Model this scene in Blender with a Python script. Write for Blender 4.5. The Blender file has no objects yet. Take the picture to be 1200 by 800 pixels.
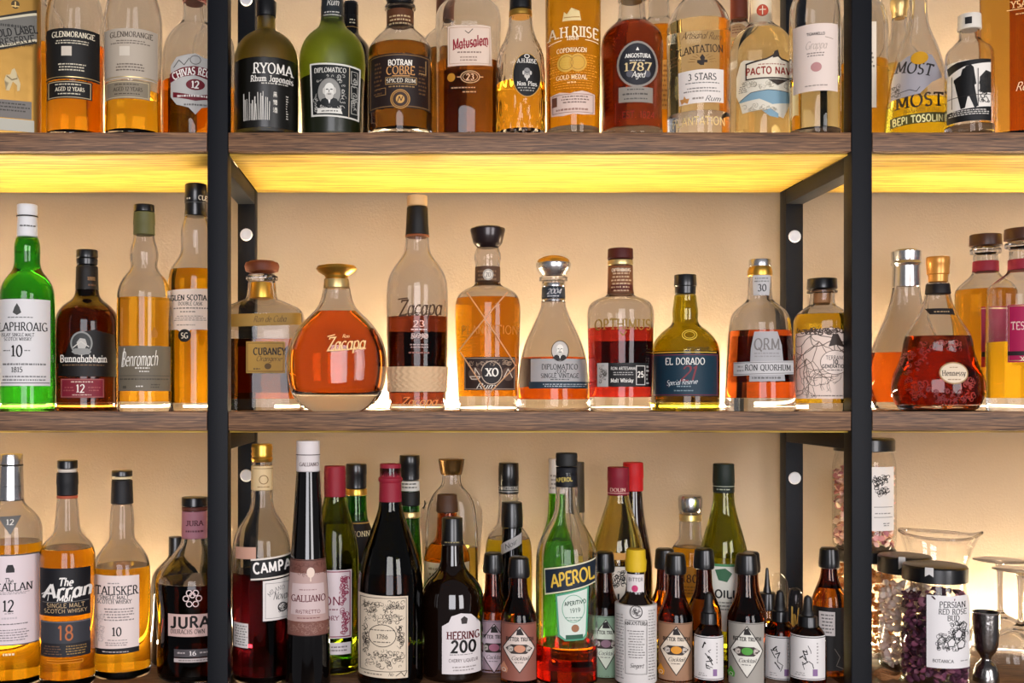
import bpy, bmesh, math, random
from mathutils import Vector, Matrix
random.seed(7)
S = bpy.context.scene
COL = S.collection
PI = math.pi

# ------------------------------------------------------------------ camera, world, lights, exposure
CAM_D = 1.54            # camera distance from the front edge of the shelves (m)
CAM_Z = 1.45            # camera height
FPX = 820.0 * CAM_D     # focal length in pixels of the 1200 px wide frame
VX, VY = 481.0, 462.0   # vanishing point of the photograph
cam = bpy.data.cameras.new('camera'); camo = bpy.data.objects.new('camera', cam); COL.objects.link(camo)
camo.location = (0, -CAM_D, CAM_Z); camo.rotation_euler = (PI / 2, 0, 0)
cam.sensor_width = 36; cam.lens = 36 * FPX / 1200
cam.shift_x = (600 - VX) / 1200; cam.shift_y = (VY - 400) / 1200
cam.clip_start = 0.05
S.camera = camo
S.view_settings.view_transform = 'Standard'; S.view_settings.look = 'None'
S.view_settings.gamma = 1; S.view_settings.use_curve_mapping = False
S.view_settings.exposure = 0.0
cy = S.cycles
cy.max_bounces = 18; cy.transmission_bounces = 18; cy.glossy_bounces = 6; cy.diffuse_bounces = 4
cy.transparent_max_bounces = 16; cy.sample_clamp_indirect = 4; cy.blur_glossy = 0.3
W = bpy.data.worlds.new('world'); S.world = W; W.use_nodes = True
WORLD_STRENGTH = 0.13
W.node_tree.nodes['Background'].inputs[0].default_value = (0.93, 0.92, 1.0, 1)
W.node_tree.nodes['Background'].inputs[1].default_value = WORLD_STRENGTH

def window_light(name, loc, size, power, color, target):
    l = bpy.data.lights.new(name, 'AREA'); l.shape = 'RECTANGLE'; l.size, l.size_y = size
    l.energy = power; l.color = color
    o = bpy.data.objects.new(name, l); COL.objects.link(o); o.location = loc
    d = Vector(target) - Vector(loc); o.rotation_euler = d.to_track_quat('-Z', 'Y').to_euler()
# the daylit windows of the room, behind and beside the camera
window_light('room_window', (-0.1, -4.0, 1.75), (1.7, 2.3), 108, (0.97, 0.95, 1.0), (0.1, 0, 1.5))
window_light('room_window', (2.3, -3.6, 1.7), (1.2, 2.2), 80, (1.0, 0.96, 0.97), (0.3, 0, 1.5))
LED_STRENGTH = 330.0
LED_DIM = ((1.7, 1.7, 1.7), (1, 1, 1), (.95, .55, .9))      # top, middle, bottom shelf; left, central, right bay
LED_COLOR = (1.0, 0.79, 0.50)

# ------------------------------------------------------------------ materials
MATS = {}
def lin(h):
    h = h.lstrip('#'); c = [int(h[i:i + 2], 16) / 255 for i in (0, 2, 4)]
    return tuple((x / 12.92 if x <= .04045 else ((x + .055) / 1.055) ** 2.4) for x in c) + (1,)
def newmat(name):
    m = bpy.data.materials.new(name); m.use_nodes = True
    return m, m.node_tree, m.node_tree.nodes['Principled BSDF']
def pbr(key, color, rough=.5, metal=0.0, coat=0.0, bump=0, bscale=200, spec=.5):
    if key in MATS: return MATS[key]
    m, nt, p = newmat(key)
    p.inputs['Base Color'].default_value = lin(color) if isinstance(color, str) else tuple(color) + (1,)
    p.inputs['Roughness'].default_value = rough; p.inputs['Metallic'].default_value = metal
    p.inputs['Coat Weight'].default_value = coat; p.inputs['Coat Roughness'].default_value = .05
    p.inputs['Specular IOR Level'].default_value = spec
    if bump:
        n = nt.nodes.new('ShaderNodeTexNoise'); n.inputs['Scale'].default_value = bscale
        tc = nt.nodes.new('ShaderNodeTexCoord'); nt.links.new(tc.outputs['Object'], n.inputs['Vector'])
        b = nt.nodes.new('ShaderNodeBump'); b.inputs['Strength'].default_value = bump; b.inputs['Distance'].default_value = .001
        nt.links.new(n.outputs['Fac'], b.inputs['Height']); nt.links.new(b.outputs['Normal'], p.inputs['Normal'])
    MATS[key] = m
    return m
def ink(c):
    """a material from a key: a named finish or a hex colour (matt print or paper)"""
    if c in MATS: return MATS[c]
    if c == 'gold': return pbr('gold', '#d8a84a', .32, .9)
    if c == 'palegold': return pbr('palegold', '#e6c98a', .35, .8)
    if c == 'silver': return pbr('silver', '#d9d9da', .25, .95)
    if c == 'dullsilver': return pbr('dullsilver', '#b9b7b6', .42, .7)
    if c == 'blackcap': return pbr('blackcap', '#0d0d0f', .32, 0, .3)
    if c == 'blackmatte': return pbr('blackmatte', '#131314', .5)
    if c == 'blackglass': return pbr('blackglass', '#070505', .06, 0, .4)
    return pbr('ink_' + c, c, .55, spec=.3)
def glass(key, tint='#ffffff', ior=1.45, rough=0.0, absorb=None, bump=None):
    if key in MATS: return MATS[key]
    m, nt, p = newmat(key)
    p.inputs['Base Color'].default_value = lin(tint) if isinstance(tint, str) else tuple(tint) + (1,)
    p.inputs['Transmission Weight'].default_value = 1; p.inputs['IOR'].default_value = ior; p.inputs['Roughness'].default_value = rough
    if absorb:
        v = nt.nodes.new('ShaderNodeVolumeAbsorption'); v.inputs['Color'].default_value = lin(absorb[0]); v.inputs['Density'].default_value = absorb[1]
        nt.links.new(v.outputs[0], nt.nodes['Material Output'].inputs['Volume'])
    if bump:
        n = nt.nodes.new('ShaderNodeTexNoise'); n.inputs['Scale'].default_value = bump[0]
        tc = nt.nodes.new('ShaderNodeTexCoord'); nt.links.new(tc.outputs['Object'], n.inputs['Vector'])
        b = nt.nodes.new('ShaderNodeBump'); b.inputs['Strength'].default_value = bump[1]; b.inputs['Distance'].default_value = .001
        nt.links.new(n.outputs['Fac'], b.inputs['Height']); nt.links.new(b.outputs['Normal'], p.inputs['Normal'])
    MATS[key] = m
    return m
def thin_glass(key, tint=(.97, .97, .96)):
    if key in MATS: return MATS[key]
    m = bpy.data.materials.new(key); m.use_nodes = True; nt = m.node_tree; nt.nodes.clear()
    out = nt.nodes.new('ShaderNodeOutputMaterial'); mix = nt.nodes.new('ShaderNodeMixShader')
    t = nt.nodes.new('ShaderNodeBsdfTransparent'); t.inputs[0].default_value = tint + (1,)
    g = nt.nodes.new('ShaderNodeBsdfGlossy'); g.inputs['Roughness'].default_value = .02
    f = nt.nodes.new('ShaderNodeLayerWeight'); f.inputs['Blend'].default_value = .5
    pw = nt.nodes.new('ShaderNodeMath'); pw.operation = 'POWER'; pw.inputs[1].default_value = 4.0; nt.links.new(f.outputs['Facing'], pw.inputs[0])
    ml = nt.nodes.new('ShaderNodeMath'); ml.operation = 'MULTIPLY_ADD'; ml.inputs[1].default_value = .55; ml.inputs[2].default_value = .035; nt.links.new(pw.outputs[0], ml.inputs[0])
    nt.links.new(ml.outputs[0], mix.inputs[0]); nt.links.new(t.outputs[0], mix.inputs[1]); nt.links.new(g.outputs[0], mix.inputs[2])
    nt.links.new(mix.outputs[0], out.inputs[0])
    MATS[key] = m
    return m
CLEAR = glass('clear_glass', '#ffffff', 1.3, bump=(45, .12))
GL = {'clear': CLEAR}
def frosted(c): return glass('frosted_' + c, c, 1.45, rough=.42)
def colored(c):
    return glass('glass_' + c, c, 1.45, bump=(45, .12))
def liquid(c):
    """spirit: the colour it shows through about 7 cm"""
    r = lin(c); m = max(r[:3]) ** .5; return glass('spirit_' + c, tuple((x / m) ** e for x, e in zip(r, (.9, .72, .9))), 1.36)

def wood(key, c1, c2, c3, scale=1.0, rough=.55):
    m, nt, p = newmat(key)
    tc = nt.nodes.new('ShaderNodeTexCoord'); mp = nt.nodes.new('ShaderNodeMapping')
    mp.inputs['Scale'].default_value = (7 * scale, 150 * scale, 210 * scale)
    nt.links.new(tc.outputs['Object'], mp.inputs['Vector'])
    n = nt.nodes.new('ShaderNodeTexNoise'); n.inputs['Scale'].default_value = 2.2; n.inputs['Detail'].default_value = 7; n.inputs['Distortion'].default_value = 1.4
    nt.links.new(mp.outputs[0], n.inputs['Vector'])
    r = nt.nodes.new('ShaderNodeValToRGB'); e = r.color_ramp.elements
    e[0].position = .3; e[0].color = lin(c1); e[1].position = .72; e[1].color = lin(c3)
    k = e.new(.5); k.color = lin(c2)
    nt.links.new(n.outputs['Fac'], r.inputs[0]); nt.links.new(r.outputs[0], p.inputs['Base Color'])
    b = nt.nodes.new('ShaderNodeBump'); b.inputs['Strength'].default_value = .25; b.inputs['Distance'].default_value = .001
    nt.links.new(n.outputs['Fac'], b.inputs['Height']); nt.links.new(b.outputs['Normal'], p.inputs['Normal'])
    p.inputs['Roughness'].default_value = rough
    return m
SHELF_WOOD = wood('shelf_wood', '#352312', '#6c4a30', '#9a704a')
GLOW_WOOD = wood('underside_glow_wood', '#6e5418', '#b8942c', '#d8ba54', .5)  # yellow glow of the light strips painted into the underside colour
STEEL = pbr('powder_coated_steel', '#090c12', .55, bump=.2, bscale=900, spec=.2)
RAILSTEEL = STEEL
def plaster():
    m, nt, p = newmat('plaster')
    tc = nt.nodes.new('ShaderNodeTexCoord')
    n = nt.nodes.new('ShaderNodeTexNoise'); n.inputs['Scale'].default_value = 3.0; n.inputs['Detail'].default_value = 6
    n2 = nt.nodes.new('ShaderNodeTexNoise'); n2.inputs['Scale'].default_value = 260; n2.inputs['Detail'].default_value = 3
    nt.links.new(tc.outputs['Object'], n.inputs['Vector']); nt.links.new(tc.outputs['Object'], n2.inputs['Vector'])
    r = nt.nodes.new('ShaderNodeValToRGB'); e = r.color_ramp.elements
    e[0].position = .3; e[0].color = lin('#8a7a68'); e[1].position = .75; e[1].color = lin('#9a8a77')
    nt.links.new(n.outputs['Fac'], r.inputs[0]); nt.links.new(r.outputs[0], p.inputs['Base Color'])
    b = nt.nodes.new('ShaderNodeBump'); b.inputs['Strength'].default_value = .35; b.inputs['Distance'].default_value = .001
    nt.links.new(n2.outputs['Fac'], b.inputs['Height']); nt.links.new(b.outputs['Normal'], p.inputs['Normal'])
    p.inputs['Roughness'].default_value = .9
    return m

# ------------------------------------------------------------------ object helpers
def link(name, me, mats, parent=None, angle=35):
    for m in (mats if isinstance(mats, (list, tuple)) else [mats]): me.materials.append(m)
    for f in me.polygons: f.use_smooth = True
    me.set_sharp_from_angle(angle=math.radians(angle))
    o = bpy.data.objects.new(name, me); COL.objects.link(o)
    if parent: o.parent = parent
    return o
def mesh_from(name, V, F, mi=None):
    me = bpy.data.meshes.new(name); me.from_pydata(V, [], F)
    if mi: me.polygons.foreach_set('material_index', mi)
    me.update()
    return me
def boxes(name, bs, mat, parent=None, bevel=.0008):
    bm = bmesh.new()
    for (x0, y0, z0, x1, y1, z1) in bs:
        r = bmesh.ops.create_cube(bm, size=1)
        for v in r['verts']:
            v.co = Vector((x0 + (v.co.x + .5) * (x1 - x0), y0 + (v.co.y + .5) * (y1 - y0), z0 + (v.co.z + .5) * (z1 - z0)))
    if bevel: bmesh.ops.bevel(bm, geom=bm.edges[:], offset=bevel, segments=2, affect='EDGES', profile=.5)
    me = bpy.data.meshes.new(name); bm.to_mesh(me); bm.free()
    return link(name, me, mat, parent)
def chaikin(P, it=2):
    for _ in range(it):
        Q = [P[0]]
        for a, b in zip(P, P[1:]):
            Q.append((a[0] * .75 + b[0] * .25, a[1] * .75 + b[1] * .25)); Q.append((a[0] * .25 + b[0] * .75, a[1] * .25 + b[1] * .75))
        Q.append(P[-1]); P = Q
    return P
def section(th, a, b, n):
    s, c = math.sin(th), math.cos(th)
    e = 2.0 / n
    return (a * math.copysign(abs(s) ** e, s), -b * math.copysign(abs(c) ** e, c))
def lathe(rings, shape=(1, 2), closed=False, N=48, mod=None, y0=0):
    """rings: list of (z, a). closed: last ring joins the first (a shell); else both ends are capped."""
    ratio, n = shape[0], shape[1]
    V, F = [], []
    for z, a in rings:
        b = shape[2](a) if len(shape) > 2 else a * ratio
        for k in range(N):
            th = 2 * PI * (k + .5) / N
            if n > 2.01:    # spread points evenly over the flat sides and the corners
                t4 = th % (PI / 2); q = t4 / (PI / 2); th2 = th - t4 + (PI / 2) * (q + (0.18 * math.sin(2 * PI * q)) * -1 * min(1, (n - 2) / 4))
            else: th2 = th
            aa = a * mod(th, z) if mod else a; bb = b * mod(th, z) if mod else b
            x, y = section(th2, aa, bb, n)
            V.append((x, y + y0, z))
    R = len(rings)
    for r in range(R - 1 if not closed else R):
        r2 = (r + 1) % R
        for k in range(N):
            k2 = (k + 1) % N
            F.append((r * N + k, r * N + k2, r2 * N + k2, r2 * N + k))
    if not closed:
        V.append((0, y0, rings[0][0])); V.append((0, y0, rings[-1][0])); c0, c1 = len(V) - 2, len(V) - 1
        for k in range(N):
            k2 = (k + 1) % N
            F.append((c0, k2, k)); F.append((c1, (R - 1) * N + k, (R - 1) * N + k2))
    return V, F
def merge(*parts):
    V, F = [], []
    for v, f in parts:
        o = len(V); V += v; F += [tuple(i + o for i in q) for q in f]
    return V, F
def fixn(me):
    bm = bmesh.new(); bm.from_mesh(me); bmesh.ops.recalc_face_normals(bm, faces=bm.faces); bm.to_mesh(me); bm.free()
def tube(pts, r, n=8, closed=False):
    V, F = [], []
    pts = [Vector(p) for p in pts]; up = Vector((0, 0, 1))
    L = len(pts)
    for i, p in enumerate(pts):
        a = pts[i - 1] if (i > 0 or closed) else p; b = pts[(i + 1) % L] if (i < L - 1 or closed) else p
        d = (b - a).normalized()
        u = d.cross(up) if abs(d.z) < .95 else d.cross(Vector((1, 0, 0)))
        u.normalize(); w = d.cross(u)
        rr = r[i] if isinstance(r, (list, tuple)) else r
        for k in range(n):
            t = 2 * PI * k / n; V.append(tuple(p + u * (rr * math.cos(t)) + w * (rr * math.sin(t))))
    for i in range(L if closed else L - 1):
        j = (i + 1) % L
        for k in range(n): F.append((i * n + k, i * n + (k + 1) % n, j * n + (k + 1) % n, j * n + k))
    if not closed:
        F.append(tuple(range(n))[::-1]); F.append(tuple((L - 1) * n + k for k in range(n)))
    return V, F

# ------------------------------------------------------------------ a drawn letter set (capitals, figures, small letters)
def AR(cx, cy, rx, ry, a0, a1, n=None):
    n = n or max(4, int(abs(a1 - a0) / 22))
    return [(cx + rx * math.cos(math.radians(a0 + (a1 - a0) * i / n)), cy + ry * math.sin(math.radians(a0 + (a1 - a0) * i / n))) for i in range(n + 1)]
def L(*c): return [(c[i], c[i + 1]) for i in range(0, len(c), 2)]
X = .66
G = {
 'A': (.74, [L(0, 0, .37, 1), L(.37, 1, .74, 0), L(.14, .34, .6, .34)]),
 'B': (.64, [L(.1, 0, .1, 1), L(.1, 1, .34, 1) + AR(.34, .77, .2, .23, 80, -80) + L(.1, .53), L(.1, .53, .36, .53) + AR(.36, .265, .25, .265, 80, -80) + L(.1, 0)]),
 'C': (.74, [AR(.43, .5, .38, .5, 48, 312)]),
 'D': (.76, [L(.1, 0, .1, 1), L(.1, 1, .3, 1) + AR(.3, .5, .4, .5, 80, -80) + L(.1, 0)]),
 'E': (.6, [L(.1, 0, .1, 1), L(.1, 1, .55, 1, .55, .87), L(.1, .52, .46, .52), L(.1, 0, .57, 0, .57, .14)]),
 'F': (.57, [L(.1, 0, .1, 1), L(.1, 1, .55, 1, .55, .87), L(.1, .5, .45, .5)]),
 'G': (.78, [AR(.43, .5, .38, .5, 48, 330), L(.72, 0.05, .72, .42), L(.52, .42, .78, .42)]),
 'H': (.78, [L(.1, 0, .1, 1), L(.68, 0, .68, 1), L(.1, .52, .68, .52)]),
 'I': (.22, [L(.11, 0, .11, 1)]),
 'J': (.46, [L(.34, 1, .34, .25) + AR(.17, .2, .17, .2, 0, -150)]),
 'K': (.7, [L(.1, 0, .1, 1), L(.62, 1, .12, .45), L(.28, .6, .66, 0)]),
 'L': (.58, [L(.1, 0, .1, 1), L(.1, 0, .55, 0, .55, .16)]),
 'M': (.92, [L(.1, 0, .12, 1), L(.12, 1, .46, .12), L(.46, .12, .8, 1), L(.8, 1, .82, 0)]),
 'N': (.8, [L(.1, 0, .1, 1), L(.1, 1, .7, 0), L(.7, 0, .7, 1)]),
 'O': (.84, [AR(.42, .5, .38, .5, 90, 450)]),
 'P': (.6, [L(.1, 0, .1, 1), L(.1, 1, .32, 1) + AR(.32, .74, .22, .26, 80, -80) + L(.1, .48)]),
 'Q': (.84, [AR(.42, .5, .38, .5, 90, 450), L(.45, .18, .8, -.16)]),
 'R': (.68, [L(.1, 0, .1, 1), L(.1, 1, .32, 1) + AR(.32, .75, .22, .25, 80, -80) + L(.1, .5), L(.32, .5, .66, 0)]),
 'S': (.56, [AR(.28, .745, .21, .255, 35, 260) + AR(.29, .25, .23, .25, 80, -145)]),
 'T': (.68, [L(.34, 0, .34, 1), L(.04, .86, .04, 1, .64, 1, .64, .86)]),
 'U': (.76, [L(.1, 1, .1, .3) + AR(.38, .3, .28, .3, 190, 350) + L(.66, .3, .66, 1)]),
 'V': (.72, [L(0, 1, .36, 0), L(.36, 0, .72, 1)]),
 'W': (1.04, [L(0, 1, .28, 0), L(.28, 0, .52, .9), L(.52, .9, .76, 0), L(.76, 0, 1.04, 1)]),
 'X': (.7, [L(.02, 1, .68, 0), L(.02, 0, .66, 1)]),
 'Y': (.7, [L(0, 1, .35, .48), L(.35, .48, .7, 1), L(.35, .48, .35, 0)]),
 'Z': (.64, [L(.06, .86, .06, 1, .58, 1, .06, 0, .6, 0, .6, .15)]),
 '0': (.6, [AR(.3, .5, .26, .5, 90, 450)]),
 '1': (.36, [L(.04, .82, .2, 1), L(.2, 1, .2, 0)]),
 '2': (.58, [AR(.28, .73, .23, .27, 170, -30) + L(.06, 0, .55, 0)]),
 '3': (.56, [AR(.26, .75, .2, .25, 150, -80), AR(.27, .26, .24, .26, 80, -150)]),
 '4': (.6, [L(.44, 0, .44, 1), L(.44, 1, .04, .3, .58, .3)]),
 '5': (.56, [L(.5, 1, .14, 1, .1, .55) + AR(.27, .3, .24, .3, 110, -150)]),
 '6': (.58, [AR(.3, .3, .23, .3, 180, 540), L(.07, .3, .12, .62, .28, .88, .46, 1)]),
 '7': (.54, [L(.04, .86, .04, 1, .52, 1, .2, 0)]),
 '8': (.58, [AR(.29, .76, .2, .24, 270, 630), AR(.29, .26, .24, .26, 90, 450)]),
 '9': (.58, [AR(.28, .7, .23, .3, 0, 360), L(.51, .7, .46, .38, .3, .12, .12, 0)]),
 'a': (.54, [AR(.25, .31, .2, .33, 30, 330), L(.46, X, .46, .08, .54, 0)]),
 'b': (.56, [L(.1, 1.05, .1, 0), AR(.3, .32, .21, .33, 150, -150)]),
 'c': (.5, [AR(.28, .33, .23, .33, 50, 310)]),
 'd': (.58, [AR(.26, .32, .21, .33, 30, 330), L(.48, 1.05, .48, 0)]),
 'e': (.52, [L(.06, .36, .48, .36) + AR(.27, .34, .22, .32, 10, 310)]),
 'f': (.34, [AR(.32, .86, .14, .18, 60, 180) + L(.18, 0), L(.02, X, .34, X)]),
 'g': (.54, [AR(.26, .34, .2, .31, 30, 330), L(.46, X, .46, -.1) + AR(.26, -.12, .2, .2, 0, -150)]),
 'h': (.58, [L(.1, 1.05, .1, 0), AR(.29, .42, .19, .24, 150, 0) + L(.48, 0)]),
 'i': (.24, [L(.12, X, .12, 0), L(.12, .86, .12, .96)]),
 'j': (.24, [L(.14, X, .14, -.1) + AR(.02, -.1, .12, .16, 0, -90), L(.14, .86, .14, .96)]),
 'k': (.54, [L(.1, 1.05, .1, 0), L(.46, X, .12, .3), L(.24, .4, .5, 0)]),
 'l': (.24, [L(.12, 1.05, .12, 0)]),
 'm': (.86, [L(.1, X, .1, 0), AR(.26, .44, .16, .22, 150, 0) + L(.42, 0), AR(.59, .44, .17, .22, 150, 0) + L(.76, 0)]),
 'n': (.58, [L(.1, X, .1, 0), AR(.29, .42, .19, .24, 150, 0) + L(.48, 0)]),
 'o': (.56, [AR(.28, .33, .23, .33, 90, 450)]),
 'p': (.56, [L(.1, X, .1, -.3), AR(.3, .33, .21, .33, 150, -150)]),
 'q': (.56, [AR(.26, .33, .21, .33, 30, 330), L(.47, X, .47, -.3)]),
 'r': (.42, [L(.1, X, .1, 0), AR(.3, .42, .2, .24, 150, 50)]),
 's': (.44, [AR(.22, .49, .16, .17, 35, 260) + AR(.22, .165, .18, .165, 80, -145)]),
 't': (.34, [L(.16, .92, .16, .12) + AR(.27, .12, .11, .12, 180, 300), L(.02, X, .34, X)]),
 'u': (.58, [L(.1, X, .1, .24) + AR(.28, .24, .18, .24, 190, 350) + L(.47, .24), L(.47, X, .47, 0)]),
 'v': (.52, [L(0, X, .26, 0), L(.26, 0, .52, X)]),
 'w': (.78, [L(0, X, .2, 0), L(.2, 0, .39, .6), L(.39, .6, .58, 0), L(.58, 0, .78, X)]),
 'x': (.52, [L(.02, X, .5, 0), L(.02, 0, .5, X)]),
 'y': (.52, [L(0, X, .26, 0), L(.52, X, .26, 0, .1, -.3)]),
 'z': (.46, [L(.04, X, .42, X, .04, 0, .44, 0)]),
 '.': (.2, [L(.1, 0, .1, .12)]), ',': (.2, [L(.12, .1, .06, -.14)]), '-': (.4, [L(.05, .42, .35, .42)]), "'": (.2, [L(.12, 1, .08, .76)]),
 '&': (.8, [L(.7, 0, .2, .72) + AR(.32, .8, .14, .2, 200, -40) + L(.12, .36) + AR(.32, .24, .24, .24, 150, 350)]),
 '!': (.2, [L(.1, 1, .1, .3), L(.1, .12, .1, 0)]), ':': (.2, [L(.1, 0, .1, .12), L(.1, .5, .1, .62)]), '/': (.4, [L(0, 0, .4, 1)]),
 '%': (.8, [L(.1, 0, .7, 1), AR(.2, .8, .15, .2, 0, 360), AR(.6, .2, .15, .2, 0, 360)]),
 ' ': (.34, []),
 '\u9ed2': (1, [L(.2, .95, .8, .95, .8, .6, .2, .6, .2, .95), L(.5, .95, .5, .3), L(.1, .45, .9, .45), L(.05, .3, .95, .3), L(.15, .15, .1, 0), L(.4, .15, .4, 0), L(.6, .15, .65, 0), L(.85, .15, .95, 0)]),
 '\u7cd6': (1, [L(.22, 1, .22, 0), L(.02, .6, .42, .6), L(.05, .9, .12, .7), L(.4, .9, .32, .7), L(.5, .9, .98, .9), L(.5, .9, .46, .1), L(.58, .7, .94, .7, .94, .5, .58, .5), L(.75, .85, .75, .4), L(.6, .3, .92, .3, .92, .02, .6, .02, .6, .3)]),
 '\u9152': (1, [L(.05, .9, .18, .78), L(.02, .6, .15, .5), L(.02, .05, .2, .35), L(.35, .92, .98, .92), L(.38, .7, .38, 0), L(.38, .7, .95, .7, .95, 0, .38, 0), L(.58, .92, .58, .4), L(.76, .92, .76, .45, .9, .4), L(.4, .22, .94, .22)]),
}
#        weight contrast serif slant spacing
STY = {'s': (.165, .55, 1, 0, .10), 'S': (.22, .5, 1, 0, .09), 'l': (.09, .5, 1, 0, .14), 'n': (.13, .05, 0, 0, .13), 'N': (.21, .05, 0, 0, .12),
       'i': (.105, .55, 0, .34, .02), 'I': (.17, .5, 0, .30, .04), 'b': (.13, .5, 0, .26, .01), 'B': (.2, .35, 0, .2, .04)}
def text_polys(s, style):
    """strips of quads for a string; cap height 1, starts at x = 0; returns polygons and total width"""
    wt, con, serif, slant, gap = STY[style]
    polys, x0 = [], 0.0
    for ch in s:
        g = G.get(ch)
        if g is None: continue
        w, strokes = g
        ends = {}
        for st in strokes:
            for e in (st[0], st[-1]): ends[(round(e[0], 2), round(e[1], 2))] = ends.get((round(e[0], 2), round(e[1], 2)), 0) + 1
        for st in strokes:
            n = len(st)
            lo, hi = [], []
            closed = n > 3 and abs(st[0][0] - st[-1][0]) < 1e-6 and abs(st[0][1] - st[-1][1]) < 1e-6
            for i, p in enumerate(st):
                a = st[i - 1] if i > 0 else (st[-2] if closed else p); b = st[i + 1] if i < n - 1 else (st[1] if closed else p)
                d1 = (p[0] - a[0], p[1] - a[1]); d2 = (b[0] - p[0], b[1] - p[1])
                l1 = math.hypot(*d1) or 1e-9; l2 = math.hypot(*d2) or 1e-9
                t = (d1[0] / l1 + d2[0] / l2, d1[1] / l1 + d2[1] / l2) if (d1 != (0, 0) and d2 != (0, 0)) else ((d1[0] / l1 + d2[0] / l2), (d1[1] / l1 + d2[1] / l2))
                tl = math.hypot(*t) or 1e-9; t = (t[0] / tl, t[1] / tl)
                ang = math.atan2(t[1], t[0])
                ww = wt * (1 - con + con * abs(math.sin(ang - math.radians(20)))) / 2
                cosb = 1.0
                if d1 != (0, 0) and d2 != (0, 0): cosb = max(.5, abs(t[0] * d1[0] / l1 + t[1] * d1[1] / l1))
                ww /= cosb
                lo.append((p[0] + t[1] * ww, p[1] - t[0] * ww)); hi.append((p[0] - t[1] * ww, p[1] + t[0] * ww))
            for i in range(n - 1): polys.append([(x0 + q[0] + slant * q[1], q[1]) for q in (lo[i], lo[i + 1], hi[i + 1], hi[i])])
            if serif and not closed:
                for e, nb in ((st[0], st[1]), (st[-1], st[-2])):
                    dy = abs(e[1] - nb[1]); dx = abs(e[0] - nb[0])
                    if dy > dx * .6 and dy > .3 and ends[(round(e[0], 2), round(e[1], 2))] == 1 and (abs(e[1]) < .02 or abs(e[1] - 1) < .02 or abs(e[1] - X) < .02):
                        y1 = e[1]; h = .08 if y1 < .02 else -.08; hw = wt * .55 + .1
                        polys.append([(x0 + e[0] - hw, y1), (x0 + e[0] + hw, y1), (x0 + e[0] + hw, y1 + h), (x0 + e[0] - hw, y1 + h)])
        x0 += w + gap + wt * .25
    return polys, max(.1, x0 - gap)
def oval(cx, cy, rx, ry, n=28): return [(cx + rx * math.cos(2 * PI * i / n), cy + ry * math.sin(2 * PI * i / n)) for i in range(n)]
def rect(x0, y0, x1, y1): return [(x0, y0), (x1, y0), (x1, y1), (x0, y1)]

# print operations, all in photograph pixels (x right, y down); each returns (layer_step, colour, polygons)
def R_(x0, y0, x1, y1, c): return (1, c, [rect(x0, y0, x1, y1)])
def P_(pts, c): return (1, c, [pts])
def O_(cx, cy, rx, ry, c): return (1, c, [oval(cx, cy, rx, ry)])
def T_(s, cx, cy, w, h, c, st='s', rot=0):
    polys, tw = text_polys(s, st)
    if st not in 'ibBI': h = min(h, 1.22 * w / tw)      # keep the letters' natural width
    ca, sa = math.cos(math.radians(rot)), math.sin(math.radians(rot))
    out = []
    for p in polys:
        q = []
        for x, y in p:
            dx = (x / tw - .5) * w; dy = -(y - .5) * h
            q.append((cx + dx * ca - dy * sa, cy + dx * sa + dy * ca))
        out.append(q)
    return (0, c, out)
def ARC_(s, cx, cy, rx, ry, a0, a1, h, c, st='s'):
    """lettering along an elliptical arc, angles in degrees clockwise from the top"""
    polys, tw = text_polys(s, st); out = []
    for p in polys:
        q = []
        for x, y in p:
            a = math.radians(a0 + (a1 - a0) * x / tw); k = 1 + (y - .5) * h / max(rx, ry)
            q.append((cx + rx * k * math.sin(a), cy - ry * k * math.cos(a)))
        out.append(q)
    return (0, c, out)
def F_(x0, y0, x1, y1, n, c, h=None, dens=.82, ctr=True):
    """rows of print too small to read"""
    rnd = random.Random(int(x0 * 31 + y0 * 17 + n)); out = []
    dy = (y1 - y0) / n; h = h or dy * .45
    for i in range(n):
        yy = y0 + dy * (i + .5); m = rnd.uniform(0, .14) * (x1 - x0) if ctr else 0
        x = x0 + m
        while x < x1 - m - 1:
            w = min(rnd.uniform(1.2, 4.2), x1 - m - x)
            k = 0
            while k < w:
                out.append(rect(x + k, yy - h * rnd.uniform(.35, .55), x + min(k + .75, w), yy + h / 2)); k += 1.05
            x += w + 1.0
    return (0, c, out)
def LN_(pts, w, c):
    out = []
    for (ax, ay), (bx, by) in zip(pts, pts[1:]):
        l = math.hypot(bx - ax, by - ay) or 1e-6; nx, ny = -(by - ay) / l * w / 2, (bx - ax) / l * w / 2
        ex, ey = (bx - ax) / l * w * .3, (by - ay) / l * w * .3
        out.append([(ax + nx - ex, ay + ny - ey), (bx + nx + ex, by + ny + ey), (bx - nx + ex, by - ny + ey), (ax - nx - ex, ay - ny - ey)])
    return (0, c, out)
def FR_(x0, y0, x1, y1, w, c): return LN_([(x0, y0), (x1, y0), (x1, y1), (x0, y1), (x0, y0)], w, c)
def OR_(cx, cy, rx, ry, w, c): 
    p = oval(cx, cy, rx, ry); return LN_(p + [p[0]], w, c)
def SCR_(x0, y0, x1, y1, n, w, c, seed=1):
    """engraved scrollwork: curls and leaves filling a rectangle"""
    rnd = random.Random(seed); out = []; n = int(n * 2.1); w *= .72
    for i in range(n):
        cx, cy_ = rnd.uniform(x0 + 2, x1 - 2), rnd.uniform(y0 + 2, y1 - 2); r = rnd.uniform(1.3, 3.9); a = rnd.uniform(0, 6.3); tw = rnd.choice((-1, 1)); pts = []
        for k in range(9):
            rr = r * (1 - k / 11); pts.append((min(max(cx + rr * math.cos(a + tw * k * .6), x0), x1), min(max(cy_ + rr * math.sin(a + tw * k * .6), y0), y1)))
        out += LN_(pts, w * rnd.uniform(.6, 1.3), c)[2]
    return (0, c, out)
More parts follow.
